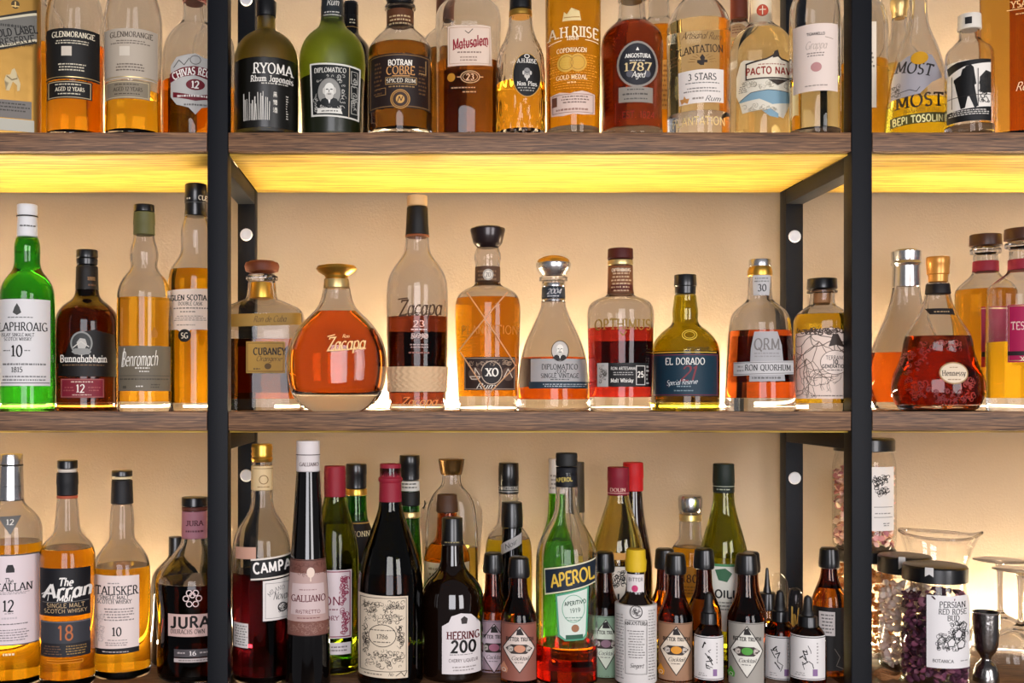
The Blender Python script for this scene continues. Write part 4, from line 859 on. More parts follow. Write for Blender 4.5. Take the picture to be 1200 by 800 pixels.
v = Vessel('rum_bottle', 'bell-shaped clear bottle with silver stopper and oval portrait above a silver label', BOT, 1, 648.5, .062)
v.body([(None, 39), (U_(3), 42.5), (U_(6), 43), (462, 42.5), (445, 41), (420, 38), (404, 34), (390, 28), (376, 21), (364, 16), (357, 14), (325, 13), (325, 13)], fill=419, liq=liquid('#8c2a08'), base=13)
v.ring('stopper', [(324, 13), (322, 15), (316, 19.5), (310, 20.5), (308, 20)], ink('silver'), bev=0); v.ring('stopper_dome', [(308.3, 19.4), (304, 17.5), (301, 12), (299.5, 5)], ink('gold'), bev=0); v.ring('glass_collar', [(330, 13.2), (329, 16.5), (325, 16.5), (323.5, 13.2)], CLEAR, bev=0)
v.ring('neck_band', [(354, 14.2), (350, 14)], ink('silver')); v.ring('blue_band', [(350, 14), (337, 13.6)], ink('#1f2b38')); v.ring('silver_band', [(337, 13.8), (332, 13.6)], ink('silver'))
v.back(618, 422, 680, 452, '#2a1c18'); v.lab('neck_print', [T_('2004', 649, 341, 16, 6, '#dfe0e0', 'i'), F_(640, 345, 658, 348, 1, '#dfe0e0')], r=14.2)
v.lab('front_label', [P_([(608, 419), (620, 419), (634, 419), (634, 452), (608, 454)], '#3a1f16'), P_([(622, 420), (692, 420), (692, 455), (622, 453)], '#a9a6a4'), T_('DIPLOMATICO', 656, 429.5, 42, 6, '#1c1c1e', 's'), T_('2004', 656, 435, 14, 4.5, '#1c1c1e', 'i'), T_('SINGLE VINTAGE', 656, 440, 44, 5, '#1c1c1e', 's'), F_(642, 443, 670, 446, 1, '#2a2a2c'), P_([(620, 447), (692, 447), (692, 455), (620, 455)], '#1f3340'), F_(636, 449, 688, 453.5, 2, '#c9d0d4')])
v.lab('portrait', BUST_(656, 411, 12, '#c9c2b8', '#26221f', '#ece6da'), off=.0009)

v = Vessel('rum_bottle', 'stout clear bottle of ruby rum with gold lettering, wine-red cap and narrow black label', BOT, 1, 727, .058)
v.body([(None, 34), (U_(3), 35.5), (U_(5), 35.5), (440, 36.5), (380, 38.2), (366, 38.4), (357, 36.5), (351, 29), (348, 19), (345, 14.8), (310, 14), (310, 14)], fill=385, liq=liquid('#700a0e'), base=16)
v.ring('cap', [(304, 15), (291.5, 14.5)], ink('#4a1712')); v.ring('neck_band', [(345, 15), (312, 14.3)], ink('#7a4a2c')); v.ring('copper_band', [(311.5, 14.6), (305, 14.6)], ink('palegold'))
v.lab('neck_print', [F_(716, 314, 740, 342, 7, '#e0bf96'), T_('OPTHIMUS', 728, 316, 22, 4, '#f0dcc0', 's'), R_(716, 333, 741, 340, '#5a2114')], r=15.2)
v.back(704, 396, 750, 452, '#3a2420'); v.lab('gold_print', [T_('OPTHIMUS', 730, 379.5, 66, 12, '#8a6c28', 's'), LN_([(727, 389), (730, 393), (734, 388)], 1.2, '#8a6c28')])
v.lab('front_label', [R_(700, 425, 760, 453, '#181616'), R_(700, 425, 713, 453, '#b9b4ae'), SCR_(701, 426, 712, 452, 10, .6, '#55504a', 3), T_('RON ARTESANAL', 731, 431.5, 30, 4.5, '#e8e2d8', 'n'), F_(717, 435, 744, 440, 2, '#b9b4ae'), T_('Malt Whisky', 729, 445.5, 26, 5, '#efe9de', 's'), R_(745, 428, 756, 451, '#c9c4bc'), R_(746, 429, 755, 450, '#181616'), T_('25', 750.5, 438.5, 7, 10, '#efe9de', 'N'), F_(757, 427, 760, 451, 5, '#b9b4ae')])

v = Vessel('rum_bottle', 'olive-glass rum bottle with wrap-around dark blue label and black cap', BOT, 1, 803, .058)
v.body([(None, 37), (U_(3), 39), (U_(5), 39), (420, 39.3), (408, 38.5), (398, 35), (388, 26), (382, 17.5), (376, 14), (366, 15), (356, 13.5), (346, 12.5), (346, 12.5)], fill=412, liq=glass('spirit_olive', '#3a2a04', 1.36), gl=colored('#d8cc38'), base=10)
v.ring('cap', [(345, 12), (336, 12.2), (335, 13), (322, 12.6)], ink('blackcap'))
v.lab('blue_label', [R_(764.5, 414, 842, 464, '#12303f'), FR_(765, 415.5, 841, 462.5, .8, '#7a2a34'), T_('EL DORADO', 803, 423, 46, 9, '#e6e2d8', 's'), T_('21', 806, 437, 18, 17, '#7a2a34', 'b'), T_('Special Reserve', 799, 447.5, 36, 6, '#dfe2e0', 'i', -3), F_(792, 451, 812, 454, 1, '#9ab0b8'), F_(790, 456, 814, 459, 1, '#8aa0a8')])
v.lab('embossing', [OR_(808, 392, 8.5, 6, 1, '#d8bd4a'), OR_(808, 392, 6, 4, .8, '#d8bd4a'), T_('RESERVE', 818, 409, 26, 4.5, '#3a3010', 's'), LN_([(767, 412.5), (840, 412.5)], .8, '#d8bd4a')])
v.lab('foot_print', [F_(792, 476, 822, 479, 1, '#e0dccc')])

v = Vessel('rum_bottle', 'tapered clear rum bottle with silver stopper, silver spearhead label and ribbon', BOT, 1, 890.5, .06)
v.body([(None, 38.5), (U_(3), 40), (U_(6), 40), (440, 38.5), (387, 35.3), (372, 33.5), (364, 29), (358, 22), (353, 15.5), (349, 13.8), (318, 12.5), (318, 12.5)], fill=388, liq=liquid('#d8481c'), base=15)
v.ring('stopper', [(313, 12.5), (304, 12.3)], ink('silver')); v.ring('gold_collar', [(324, 14), (318, 14), (313, 12.8)], ink('gold'))
v.back(868, 392, 912, 448, '#3a2018'); v.lab('neck_label', [P_([(882, 322), (903, 322), (901, 346), (883, 346)], '#b9b6b4'), T_('30', 893, 337, 10, 8, '#1c1a1a', 's'), F_(884, 324, 901, 331, 2, '#5a5654')], r=13.6)
v.lab('front_label', [P_([(884, 388), (911, 388), (916, 404), (920, 446), (878, 447), (880, 408)], '#a9a6a6'), T_('QRM', 899, 403, 30, 13, '#77726e', 's'), F_(884, 412, 914, 419, 2, '#8a8684'), F_(880, 440, 918, 445, 1, '#4a4644')])
v.lab('ribbon', [P_([(860, 424), (930, 422), (930, 438), (860, 440)], '#c3c0be'), T_('RON QUORHUM', 900, 430.5, 53, 8, '#191616', 's'), LN_([(860, 425), (930, 423.5)], .7, '#6a6664'), LN_([(860, 438.5), (930, 436.5)], .7, '#6a6664'), F_(864, 427, 872, 436, 2, '#6a6664')], off=.0009)

v = Vessel('rum_bottle', 'yellow rum bottle printed with white tree and tangled roots, black cap', BOT, 1, 963.5, .052, (1, 2.6))
v.body([(None, 31), (U_(2), 32), (U_(4), 32), (382, 32.2), (374, 31.5), (366, 27), (360, 18), (357, 14), (340, 13.5), (340, 13.5)], fill=369, liq=liquid('#f0bd2e'), base=9)
v.ring('cap', [(341, 14.5), (338, 17), (326.5, 16.5)], ink('blackcap')); v.ring('glass_collar', [(344, 14), (343, 17), (341, 17), (340, 14)], CLEAR, bev=0); v.ring('cork', [(356, 9.5), (341, 9.5)], pbr('cork_dark', '#a87446', .7))
v.lab('tree_label', [P_([(932, 390), (945, 387), (960, 388), (975, 384), (995, 388), (995, 467), (932, 467)], '#e3cdbd'), ROOT_(978, 396, 1.8, 26, 5, .9, '#4a3a30', 3, (933, 388, 995, 466)), ROOT_(960, 400, 1.9, 24, 5, .8, '#6a564a', 9, (933, 388, 994, 466)), ROOT_(945, 420, 1.6, 20, 4, .8, '#6a564a', 11, (933, 388, 994, 466)), P_([(971, 406), (976, 398), (976, 391), (982, 391), (983, 398), (990, 407), (980, 404)], '#3a2c24'), SCR_(933, 383, 994, 392, 22, 1.6, '#4a3a30', 5), O_(978.5, 424.5, 17, 14, '#e9d6c8'), OR_(978.5, 424.5, 17, 14, .7, '#6a564a'), T_('TERRANO', 979, 419, 22, 5, '#2a211c', 'n'), T_('10', 979, 424, 6, 5, '#2a211c', 'N'), T_('GENERATIONS', 979, 429, 31, 4, '#2a211c', 'N'), F_(968, 432, 988, 435, 1, '#4a3a30'), F_(948, 462, 990, 465, 1, '#4a3a30')])

v = Vessel('cognac_decanter', 'pale pear-shaped decanter of orange spirit with silver stopper, behind the bulging dark cognac bottle', 'decanter', 1, 1062, .165, (.62, 2), rot=-.3)
v.body([(None, 30), (U_(2), 35), (455, 43), (435, 43.5), (415, 40), (395, 33), (375, 24), (355, 17.5), (340, 15), (336, 15)], fill=413, liq=liquid('#ee5a1c'), base=9)
v.ring('stopper', [(337, 15.5), (312, 14.8), (309, 17), (306, 15.5), (304, 16), (295, 16.5), (292.5, 12)], ink('silver'))

v = Vessel('cognac_bottle', 'bulging dark red-brown cognac bottle with embossed vines and clear cork-like stopper', BOT, 1, 1099, .066, (.72, 2), rot=-.2)
v.body([(None, 36), (U_(1.5), 42), (473, 47), (462, 51), (450, 51.5), (438, 48.5), (424, 42.5), (412, 39), (400, 37.5), (390, 34.5), (378, 27), (365, 19.5), (354, 15.5), (345, 13.5), (332, 12.5), (332, 12.5)], fill=394, liq=liquid('#380808'), base=7, N=56)
v.ring('stopper', [(331, 10.5), (322, 11), (321, 12.2), (310, 12.5), (309, 13), (301, 12.8)], pbr('amber_stopper', '#c98a3e', .3, .4)); v.ring('neck_ring', [(345, 14), (333, 13)], ink('#161113'))
v.lab('neck_label', [P_([(1086, 361), (1117, 361), (1119, 369), (1090, 368)], '#1a1415'), F_(1093, 363.5, 1114, 366.5, 1, '#c9a97a')], off=.001)
v.lab('embossed_vines', [SCR_(1060, 405, 1092, 470, 26, 1.3, '#6a2a2a', 4), SCR_(1092, 455, 1140, 474, 18, 1.3, '#6a2a2a', 6), SCR_(1078, 398, 1132, 412, 12, 1.1, '#8a3a34', 8), SCR_(1128, 440, 1146, 470, 12, 1.2, '#8a3a34', 10)])
v.lab('oval_label', [O_(1118, 437, 17.5, 13, '#a8875a'), O_(1118, 437, 16, 11.5, '#e2cdb0'), T_('Hennessy', 1118, 437, 28, 8.5, '#2a1a14', 's'), F_(1110, 443, 1126, 446, 1, '#8a6a4a'), F_(1112, 429, 1124, 431.5, 1, '#8a6a4a')], off=.0008)

def dec(cx, dep, hw, top, fill, liq, label, sh, labs):
    v = Vessel('cognac_bottle', label, BOT, 1, cx, dep)
    v.body([(None, hw * .95), (U_(3), hw), (U_(5), hw), (sh + 14, hw), (sh + 6, hw * .96), (sh - 2, hw * .72), (sh - 9, hw * .48), (sh - 14, hw * .41), (top + 18, hw * .38), (top + 16, hw * .38)], fill=fill, liq=liq, base=15)
    v.ring('stopper', [(top + 15, hw * .45), (top + 13, hw * .53), (top, hw * .52)], pbr('dark_wood_stopper', '#43271a', .35)); v.ring('glass_collar', [(top + 24, hw * .4), (top + 22, hw * .5), (top + 17, hw * .5), (top + 15, hw * .4)], CLEAR, bev=0)
    v.ring('neck_band', [(sh - 13, hw * .425), (sh - 26, hw * .42)], ink('#8e2436'), label='crimson neck band'); labs(v)
dec(1155, .14, 33, 275, 340, liquid('#b56a12'), 'amber bottle with dark wooden stopper and crimson strip, behind the rightmost middle-shelf bottle', 332,
    lambda v: v.lab('front_label', [R_(1150, 359, 1185, 430, '#9e2440'), LN_([(1150, 361), (1185, 361)], 1, 'palegold'), R_(1150, 412, 1185, 418, '#2a1a1c')]))
dec(1200, .058, 40, 268, 401, liquid('#e8a81e'), 'clear bottle with tall magenta label cut by the right picture edge, level low', 330,
    lambda v: v.lab('front_label', [R_(1181, 356, 1228, 424, '#a8184c'), T_('TESSERON', 1208, 381, 46, 9, '#ecc9bc', 's'), FR_(1182.5, 357.5, 1227, 422, .7, 'palegold'), R_(1181, 411, 1228, 416, '#2a1a1c'), T_('X.O', 1203, 420, 14, 5, '#ecd9c0', 's')]))

# ------------------------------------------------------------------ bottom shelf
v = Vessel('whisky_bottle', 'whisky bottle with ridged silver capsule and pale lilac label, cut by the picture edge', BOT, 2, 13.5, .052)
v.body([(None, 33), (U_(3), 35), (U_(5), 35), (625, 35), (610, 33), (600, 26), (592, 17), (586, 13.5), (560, 12.5), (560, 12.5)], fill=634, liq=liquid('#e2920f'), base=9)
v.ring('capsule', [(586, 14), (560, 13), (545, 12.6), (531.5, 12.4)], ink('silver'), mod=lambda th, z: 1 + .02 * math.sin(th * 30))
v.ring('dark_band', [(546, 13.1), (543.5, 13.1)], ink('#1c1a18')); v.lab('capsule_print', [F_(4, 569, 26, 571, 1, '#3a3834')], r=13.8)
v.lab('shoulder_label', [P_([(-2, 606), (25, 605), (12, 627)], '#6d6c6a'), T_('12', 12, 612, 9, 6, '#e9e4da', 's')])
v.lab('front_label', [R_(-16, 650, 46.5, 757, '#5a5450'), R_(-16, 651.5, 46, 755.5, '#e3d3d4'), P_([(7, 667), (9, 662), (12, 665), (15, 662), (17, 667), (17, 671), (7, 671)], '#2a2526'), T_('The', 10, 681, 10, 7, '#2a2526', 'b'), T_('MACALLAN', 8, 688, 60, 9, '#1c1819', 's'), F_(-10, 693.5, 36, 697, 2, '#4a4344'), T_('12', 10, 710, 13, 13, '#1c1819', 's'), F_(5, 718, 16, 720, 1, '#4a4344'), F_(0, 722, 22, 727, 1, '#b9aeb0'), F_(-12, 730, 38, 733, 1, '#2a2526'), F_(-12, 737, 36, 752, 5, '#6a6062')])
v.lab('embossing', [F_(2, 764, 18, 770, 1, '#f2e6c8')])

v = Vessel('whisky_bottle', 'amber whisky bottle with wide jet-black script label above a grey band', BOT, 2, 79, .05)
v.body([(None, 30), (U_(3), 31.3), (U_(5), 31.3), (655, 32), (645, 31), (636, 27.5), (629, 20), (622, 14.5), (605, 13.5), (590, 12), (583, 11.5), (583, 11.5)], fill=641, liq=liquid('#dd8010'), base=10)
v.ring('cap', [(549, 11.6), (539, 11.6)], ink('blackcap')); v.ring('pale_collar', [(553, 11), (549, 11)], ink('#cfc4b6')); v.ring('capsule', [(580, 12), (568, 12.2), (566, 12.6), (553, 12.2)], ink('#171719')); v.ring('copper_band', [(583.5, 12), (580, 12)], ink('#b0563a'))
v.lab('front_label', [R_(47, 666, 106, 722, '#17161a'), T_('The', 77, 682, 17, 9, '#ece6de', 'B'), T_('Arran', 79, 692, 57, 16, '#ece6de', 'B', -2), T_('Malt', 76, 701, 19, 7, '#ece6de', 'B'), LN_([(50, 706), (104, 705)], .5, '#8a8682'), T_('SINGLE MALT', 77, 709.5, 44, 5, '#c3a67c', 'n'), T_('SCOTCH WHISKY', 77, 716, 50, 4.5, '#c3a67c', 'n'), LN_([(49, 697), (58, 692), (56, 704)], .8, '#ece6de')])
v.lab('grey_label', [R_(48, 728, 106, 770, '#3b3b40'), R_(48, 754, 106, 770, '#232226'), T_('18', 77, 741.5, 18, 17, '#b8673a', 'n'), F_(51, 756, 73, 768, 4, '#7a5a44'), F_(76, 756, 103, 768, 4, '#b08a4e'), LN_([(48, 729), (106, 729)], .8, '#77767a')])
v.lab('foot_lines', [LN_([(55, 774), (97, 774), (97, 777), (55, 777)], .5, '#c98a2a')])

v = Vessel('whisky_bottle', 'golden whisky bottle with cream map label and black cap, second from the left-hand steel post', BOT, 2, 143, .05)
v.body([(None, 31), (U_(3), 32.8), (U_(5), 32.8), (668, 32.5), (655, 31), (643, 24), (634, 16.5), (628, 14), (612, 14.2), (598, 13), (591, 12), (591, 12)], fill=662, liq=liquid('#eea21c'), base=9)
v.ring('cap', [(558, 12), (551, 12)], ink('blackcap')); v.ring('clear_collar', [(561, 11.4), (558, 11.4)], ink('#d8c8a0')); v.ring('capsule', [(590, 13), (578, 12.6), (562, 12)], ink('#17171b'))
v.lab('front_label', [P_([(109.5, 674), (163, 675), (163, 762), (109.5, 764)], '#e5d3cb'), P_([(109.5, 761), (163, 759), (163, 765), (109.5, 768)], '#17161a'), T_('TALISKER', 137, 692, 49, 10, '#191517', 's'), F_(124, 682, 142, 685, 1, '#6a6062'), T_('SINGLE MALT', 134, 700, 34, 4, '#2a2526', 's'), T_('SCOTCH WHISKY', 134, 705, 40, 4.5, '#2a2526', 's'), SCR_(111, 715, 124, 752, 18, .4, '#a99a96', 5), F_(121, 712, 158, 728, 5, '#6a5e5c', 1.6), T_('10', 137, 740, 11, 10, '#191517', 's'), F_(126, 749, 150, 751, 1, '#4a4344'), F_(122, 752, 152, 757, 2, '#6a5e5c'), F_(118, 762.5, 154, 765, 1, '#e5d3cb')])

v = Vessel('whisky_bottle', 'black stubby bottle just showing a ribbed cap between the golden and the waisted dark bottle', BOT, 2, 206, .17)
v.body(std(29, 690, 652, 8, 650), solid=ink('blackglass'))
v.ring('cap', [(652, 8.5), (628.5, 8.2)], ink('blackcap'), mod=lambda th, z: 1 + .025 * math.sin(z * 1600))

v = Vessel('whisky_bottle', 'waisted dark whisky bottle with pink neck sleeve, partly behind the left-hand steel post', BOT, 2, 228, .085)
v.body([(None, 38), (U_(3), 42), (U_(6), 43), (770, 43.5), (740, 42), (715, 42), (690, 45), (675, 44.5), (662, 38), (650, 26), (640, 18), (632, 14.5), (596, 14), (593, 14)], fill=679, liq=glass('spirit_mahogany', '#4a1206', 1.36), base=9)
v.ring('cap', [(593, 15), (582, 15)], ink('blackcap')); v.ring('neck_sleeve', [(630, 15), (598, 14.6)], ink('#a8707a')); v.ring('copper_band', [(598, 14.8), (593, 14.8)], ink('#5a2c22'))
v.lab('neck_print', [T_('JURA', 228, 613, 20, 6, '#4a1a24', 's'), F_(216, 620, 240, 625, 1, '#4a1a24')], r=15.3)
v.lab('emblem', [OR_(225.5, 697, 3, 3, 1.1, '#e0c8c4')] + [OR_(225.5 + 7.5 * math.cos(a), 701 + 7.5 * math.sin(a) - 0, 3.2, 3.2, 1.1, '#e0c8c4') for a in (0, 1.05, 2.09, 3.14, 4.19, 5.24)], off=.0007)
v.lab('front_label', [R_(197, 719.5, 258, 746, '#d0afa6'), T_('JURA', 223, 729, 46, 13, '#15110f', 'N'), T_('DIURACHS OWN', 220, 740, 40, 6, '#2a211e', 's')])
v.lab('lower_label', [R_(204, 761, 254, 770, '#4a4446'), T_('16', 226, 765.5, 8, 5, '#e0d6d2', 's'), F_(207, 763, 219, 767, 1, '#c9bdb9'), F_(233, 763, 250, 767, 1, '#c9bdb9'), R_(204, 771.5, 254, 776, '#b9aca8'), F_(206, 772.5, 252, 775, 1, '#2a2422')])

# red aperitif with the slanted black banner
def red_bitter(cx, dep, label, full):
    v = Vessel('aperitif_bottle', label, BOT, 2, cx, dep)
    v.body([(None, 32), (U_(3), 34), (U_(5), 34), (650, 34.5), (634, 33.5), (620, 29), (608, 21), (598, 15), (588, 12.8), (574, 12.3), (541, 12), (541, 12)], fill=668, liq=glass('spirit_crimson', '#300409', 1.36), base=9)
    v.ring('cap', [(541, 12), (537, 12.8), (535, 11.8), (531, 12.6), (529, 11.8), (525, 12.6), (520, 12)], ink('gold')); v.ring('neck_sleeve', [(574, 12.8), (545, 12.5)], ink('#d3b88a'))
    if full:
        v.lab('neck_print', [OR_(309, 562, 5, 5, .8, '#7a5a30'), F_(302, 569, 316, 572, 1, '#7a5a30'), LN_([(296, 549), (322, 549)], .6, '#7a5a30')], r=13)
        v.lab('banner', [P_([(294, 655), (342, 650), (342, 676), (294, 680)], '#ddd3c6'), P_([(294, 657), (342, 652), (342, 674), (294, 678)], '#131112'), T_('CAMPARI', 325, 664, 56, 13, '#efe9e2', 'N', -4)], off=.0008)
        v.lab('front_label', [P_([(308, 681), (341, 678), (341, 727), (308, 728)], '#ddd6cf'), FR_(311, 684, 340, 725, .5, '#7a7470'), ARC_('MILANO', 330, 712, 20, 22, -50, 10, 5, '#3a3634', 'l'), T_('Novare', 331, 699, 22, 9, '#2a2624', 'i'), OR_(331, 713, 5, 5, 1.4, '#3a3634'), SCR_(325, 706, 338, 721, 7, .7, '#3a3634', 3)])
        v.lab('tax_label', [R_(273.5, 731, 291, 760, '#dad4ce'), F_(275, 733, 290, 758, 8, '#3a3634')])
        v.lab('shoulder_band', [P_([(276, 642), (300, 641), (300, 655), (276, 656)], '#c99a84')])
    return v
red_bitter(307, .05, 'crimson aperitif bottle with gold screw cap and slanted black banner label', True)
v = Vessel('liqueur_bottle', 'dark green shouldered bottle peeping out between the left-hand steel post and the crimson aperitif', BOT, 2, 255, .2)
v.body([(None, 20), (U_(3), 22), (690, 22), (660, 20), (630, 14), (605, 9), (580, 8), (580, 8)], solid=ink('#11160c') if False else pbr('dark_green_glass', '#0c1408', .08, 0, .4))
v.ring('cap', [(582, 9), (555, 9)], ink('blackcap'))

# tall tapering liqueur
v = Vessel('liqueur_bottle', 'tall tapering black liqueur bottle with white cap and speckled brown label', BOT, 2, 361, .036)
v.body([(None, 25), (U_(3), 26.5), (U_(5), 26.5), (760, 26.3), (720, 25), (680, 22.5), (640, 19.5), (600, 16.8), (560, 14.3), (552, 13.8), (552, 13.8)], solid=ink('blackglass'))
v.ring('cap', [(552, 14), (535, 13.6), (534, 14), (516, 13.6)], ink('#dcd3d0'))
v.lab('cap_print', [T_('GALLIANO', 362, 544, 22, 6, '#6a5a58', 's'), LN_([(345, 533), (377, 533)], 1, '#5a504e')], r=14.2)
v.lab('front_label', [P_([(338, 656), (384, 656), (389, 745), (333, 745)], '#7a4f44'), P_([(340, 672), (382, 672), (385, 728), (337, 728)], '#b99a92'), P_([(343, 684), (379, 684), (381, 720), (341, 720)], '#cdb6b2'), SCR_(336, 658, 386, 676, 20, .5, '#5c372e', 4), SCR_(335, 728, 388, 743, 20, .5, '#a07a6c', 5), O_(364, 671, 4.5, 6, '#e6cdbb'), LN_([(364, 677), (364, 681)], 1.4, '#e6cdbb'), T_('GALLIANO', 361.5, 701, 39, 16, '#5a0c1c', 's'), F_(351, 690, 371, 692, 1, '#6b1424'), T_('RISTRETTO', 361, 716.5, 28, 4, '#6a2a30', 'n'), F_(345, 722.5, 379, 725, 1, '#6a2a30'), LN_([(338, 657), (384, 657)], .8, '#3a211b'), LN_([(333.5, 744.5), (388.5, 744.5)], .8, '#3a211b')])

v = Vessel('vermouth_bottle', 'green glass bottle with ridged red cap and magenta-bordered white label, behind the tall tapering bottle', BOT, 2, 392.5, .125)
v.body([(None, 27), (U_(3), 28.5), (660, 28.5), (640, 27.5), (620, 23), (600, 17), (585, 13), (578, 12), (548, 11.5), (548, 11.5)], fill=612, liq=glass('spirit_green_wine', '#4a5a08', 1.36), gl=colored('#8a9a1c'), base=8)
v.ring('cap', [(582, 12.6), (565, 12.8), (563, 12.4), (560, 12.9), (557, 12.4), (553, 12.9), (549, 12.4), (545.5, 12.2)], ink('#8a1c2a'))
v.lab('front_label', [P_([(374, 668), (412, 668), (412, 748), (374, 748)], '#e0cfd0'), FR_(375, 670, 410, 746, 1.2, '#8a2c44'), SCR_(398, 672, 409, 744, 30, 1.3, '#9a3a54', 4), T_('ON', 389, 704, 20, 10, '#7a1e38', 'n'), F_(376, 712, 398, 716, 1, '#7a1e38'), T_('DRY', 390, 724, 14, 5, '#7a1e38', 's'), R_(374, 753, 411, 767, '#e0d6d4'), F_(376, 756, 409, 764, 2, '#4a3438')])

v = Vessel('vermouth_bottle', 'bright green bottle with gold-banded black cap and dark label, right of the red-capped green one', BOT, 2, 417.5, .185)
v.body([(None, 24), (U_(3), 25.5), (660, 25.5), (640, 24), (622, 19), (610, 14), (600, 12.5), (575, 11.8), (575, 11.8)], fill=602, liq=glass('spirit_green_wine2', '#1f5a12', 1.36), gl=colored('#4aa02a'), base=8)
v.ring('cap', [(572, 12.2), (556, 12.2), (555, 12.6), (543, 12.2)], ink('blackcap')); v.ring('gold_band', [(580, 12.6), (572, 12.6)], ink('gold'))
v.lab('front_label', [R_(394, 612, 441, 660, '#1a1412'), T_('CONNO', 426, 626, 26, 6, '#d8c9a0', 's'), LN_([(394, 614), (441, 614)], .8, '#c9a14a')])

v = Vessel('vermouth_bottle', 'big dark vermouth bottle with red wax-coloured neck and engraved cream label', BOT, 2, 457.5, .05)
v.body([(None, 36), (U_(3), 38), (U_(6), 38), (700, 38.4), (680, 38), (660, 35), (640, 29.5), (620, 22.5), (602, 15.8), (588, 12.8), (548, 12.5), (548, 12.5)], fill=668, liq=glass('spirit_brown', '#170803', 1.36), gl=colored('#4a4a14'), base=9)
v.ring('capsule', [(588, 13.4), (565, 12.8), (563, 14.2), (560, 14.2), (558, 12.6), (543, 12.4)], ink('#8e1f30'))
v.lab('front_label', [P_([(419.5, 697), (478, 699), (478, 795), (419.5, 794)], '#dac9b0'), FR_(422, 701, 476, 787, .7, '#2a2018'), SCR_(424, 703, 474, 732, 46, .7, '#2a2018', 4), SCR_(424, 760, 474, 784, 34, .7, '#2a2018', 5), SCR_(424, 732, 434, 762, 14, .8, '#2a2018', 6), SCR_(464, 732, 474, 762, 14, .8, '#2a2018', 7), OR_(448, 745, 16, 13, .8, '#2a2018'), F_(430, 737, 466, 740, 1, '#2a2018'), T_('1786', 448, 746, 13, 5, '#2a2018', 's'), F_(434, 751, 462, 754, 1, '#2a2018'), T_('Antica', 463, 711, 20, 6, '#2a2018', 'i'), F_(423, 789, 452, 792, 1, '#2a2018'), T_('No', 458, 790, 6, 4, '#2a2018', 'i'), LN_([(464, 792), (470, 788), (474, 793), (477, 787)], .8, '#2a2018')])

v = Vessel('liqueur_bottle', 'tall green liqueur bottle with long black capsule and white band behind the big vermouth bottle', BOT, 2, 480, .2)
v.body([(None, 14), (U_(3), 15), (690, 15), (670, 15), (652, 14), (640, 13), (620, 12), (566, 11), (566, 11)], fill=600, liq=glass('spirit_green_wine2', '#1f5a12', 1.36), gl=colored('#4aa02a'), base=8)
v.ring('cap', [(562, 11.6), (545, 11.6), (544, 12), (533, 11.8)], ink('blackcap')); v.ring('white_band', [(575, 11.8), (563, 11.6)], ink('#d0cdc4')); v.ring('capsule', [(592, 12.4), (575.5, 12)], ink('#161614')); v.ring('gold_band', [(606, 12.8), (599, 12.6)], ink('palegold'))
v.lab('neck_print', [F_(470, 565, 490, 573, 2, '#2a2826')], r=12)

# ornate decanter with scroll shoulders
v = Vessel('liqueur_decanter', 'ornate clear decanter with bronze stopper and scrolled shoulders at the back', 'decanter', 2, 529, .235, (.55, 2))
v.body([(None, 30), (U_(3), 32), (640, 31), (610, 30), (590, 27), (578, 21), (571, 14), (566, 11), (556, 10.5), (556, 10.5)], fill=640, liq=liquid('#e8c860'), base=8, t=3)
v.ring('stopper', [(556, 12.5), (550, 13.5), (540, 15), (537.5, 15.6)], pbr('bronze', '#6a4e2a', .3, .8))
for sgn in (-1, 1):
    pts = [(sgn * (a * v.s), 0, v.zz(y)) for a, y in ((25, 584), (30, 588), (33, 597), (33.5, 612), (32, 630), (31, 660))]
    V_, F_q = tube(pts, [.0028, .0035, .004, .004, .0036, .003], 10); me = mesh_from('scroll_handle', V_, F_q); link('scroll_handle', me, CLEAR, v.o)
v.lab('engraving', [OR_(529, 640, 15, 20, .8, '#e8d8a0'), SCR_(518, 625, 540, 655, 14, .8, '#d8c890', 3)])

v = Vessel('liqueur_bottle', 'small amber bottle with brown cork cap in front of the ornate decanter', BOT, 2, 524, .145)
v.body([(None, 26), (U_(3), 27.5), (670, 27.5), (650, 27), (640, 23), (633, 16), (628, 12.5), (600, 11.5), (600, 11.5)], fill=636, liq=liquid('#a85408'), gl=colored('#c97a2a'), base=8)
v.ring('stopper', [(600, 12.8), (588, 12.6), (587, 12), (579, 11.6)], ink('#4a3020')); v.lab('front_label', [R_(497, 660, 550, 700, '#d8c4a0'), F_(500, 664, 548, 690, 4, '#7a5a34')])

v = Vessel('liqueur_bottle', 'broad near-black cherry liqueur bottle with white arched label and black cap', BOT, 2, 530, .056)
v.body([(None, 34), (U_(3), 36), (U_(6), 36.3), (720, 37), (700, 36.8), (688, 34.5), (678, 28), (670, 20), (664, 15.5), (655, 13.5), (636, 12.5), (636, 12.5)], solid=pbr('brown_glass', '#120703', .05, 0, .5))
v.ring('cap', [(636, 12.8), (606, 12)], ink('blackcap')); v.ring('neck_band', [(638, 13.4), (633, 13.2)], ink('#1c1714')); v.lab('neck_print', [F_(518, 634, 541, 637, 1, '#a8986a')], r=13.6)
v.lab('front_label', [P_([(518, 734), (526, 729), (529, 722), (540, 718.5), (552, 720), (557, 728), (563, 732), (564, 790), (518, 790)], '#ded6d4'), P_([(540, 725), (544, 722), (548, 725), (547, 731), (541, 731)], '#3a3230'), T_('HEERING', 543, 744.5, 38, 9, '#5a1018', 'S'), T_('200', 543.5, 757.5, 29, 13, '#141010', 'N'), F_(526, 766, 556, 768, 1, '#4a4240'), T_('CHERRY LIQUEUR', 543, 774, 34, 5, '#3a1c1a', 'n'), F_(530, 780, 558, 787, 2, '#8a807c')])

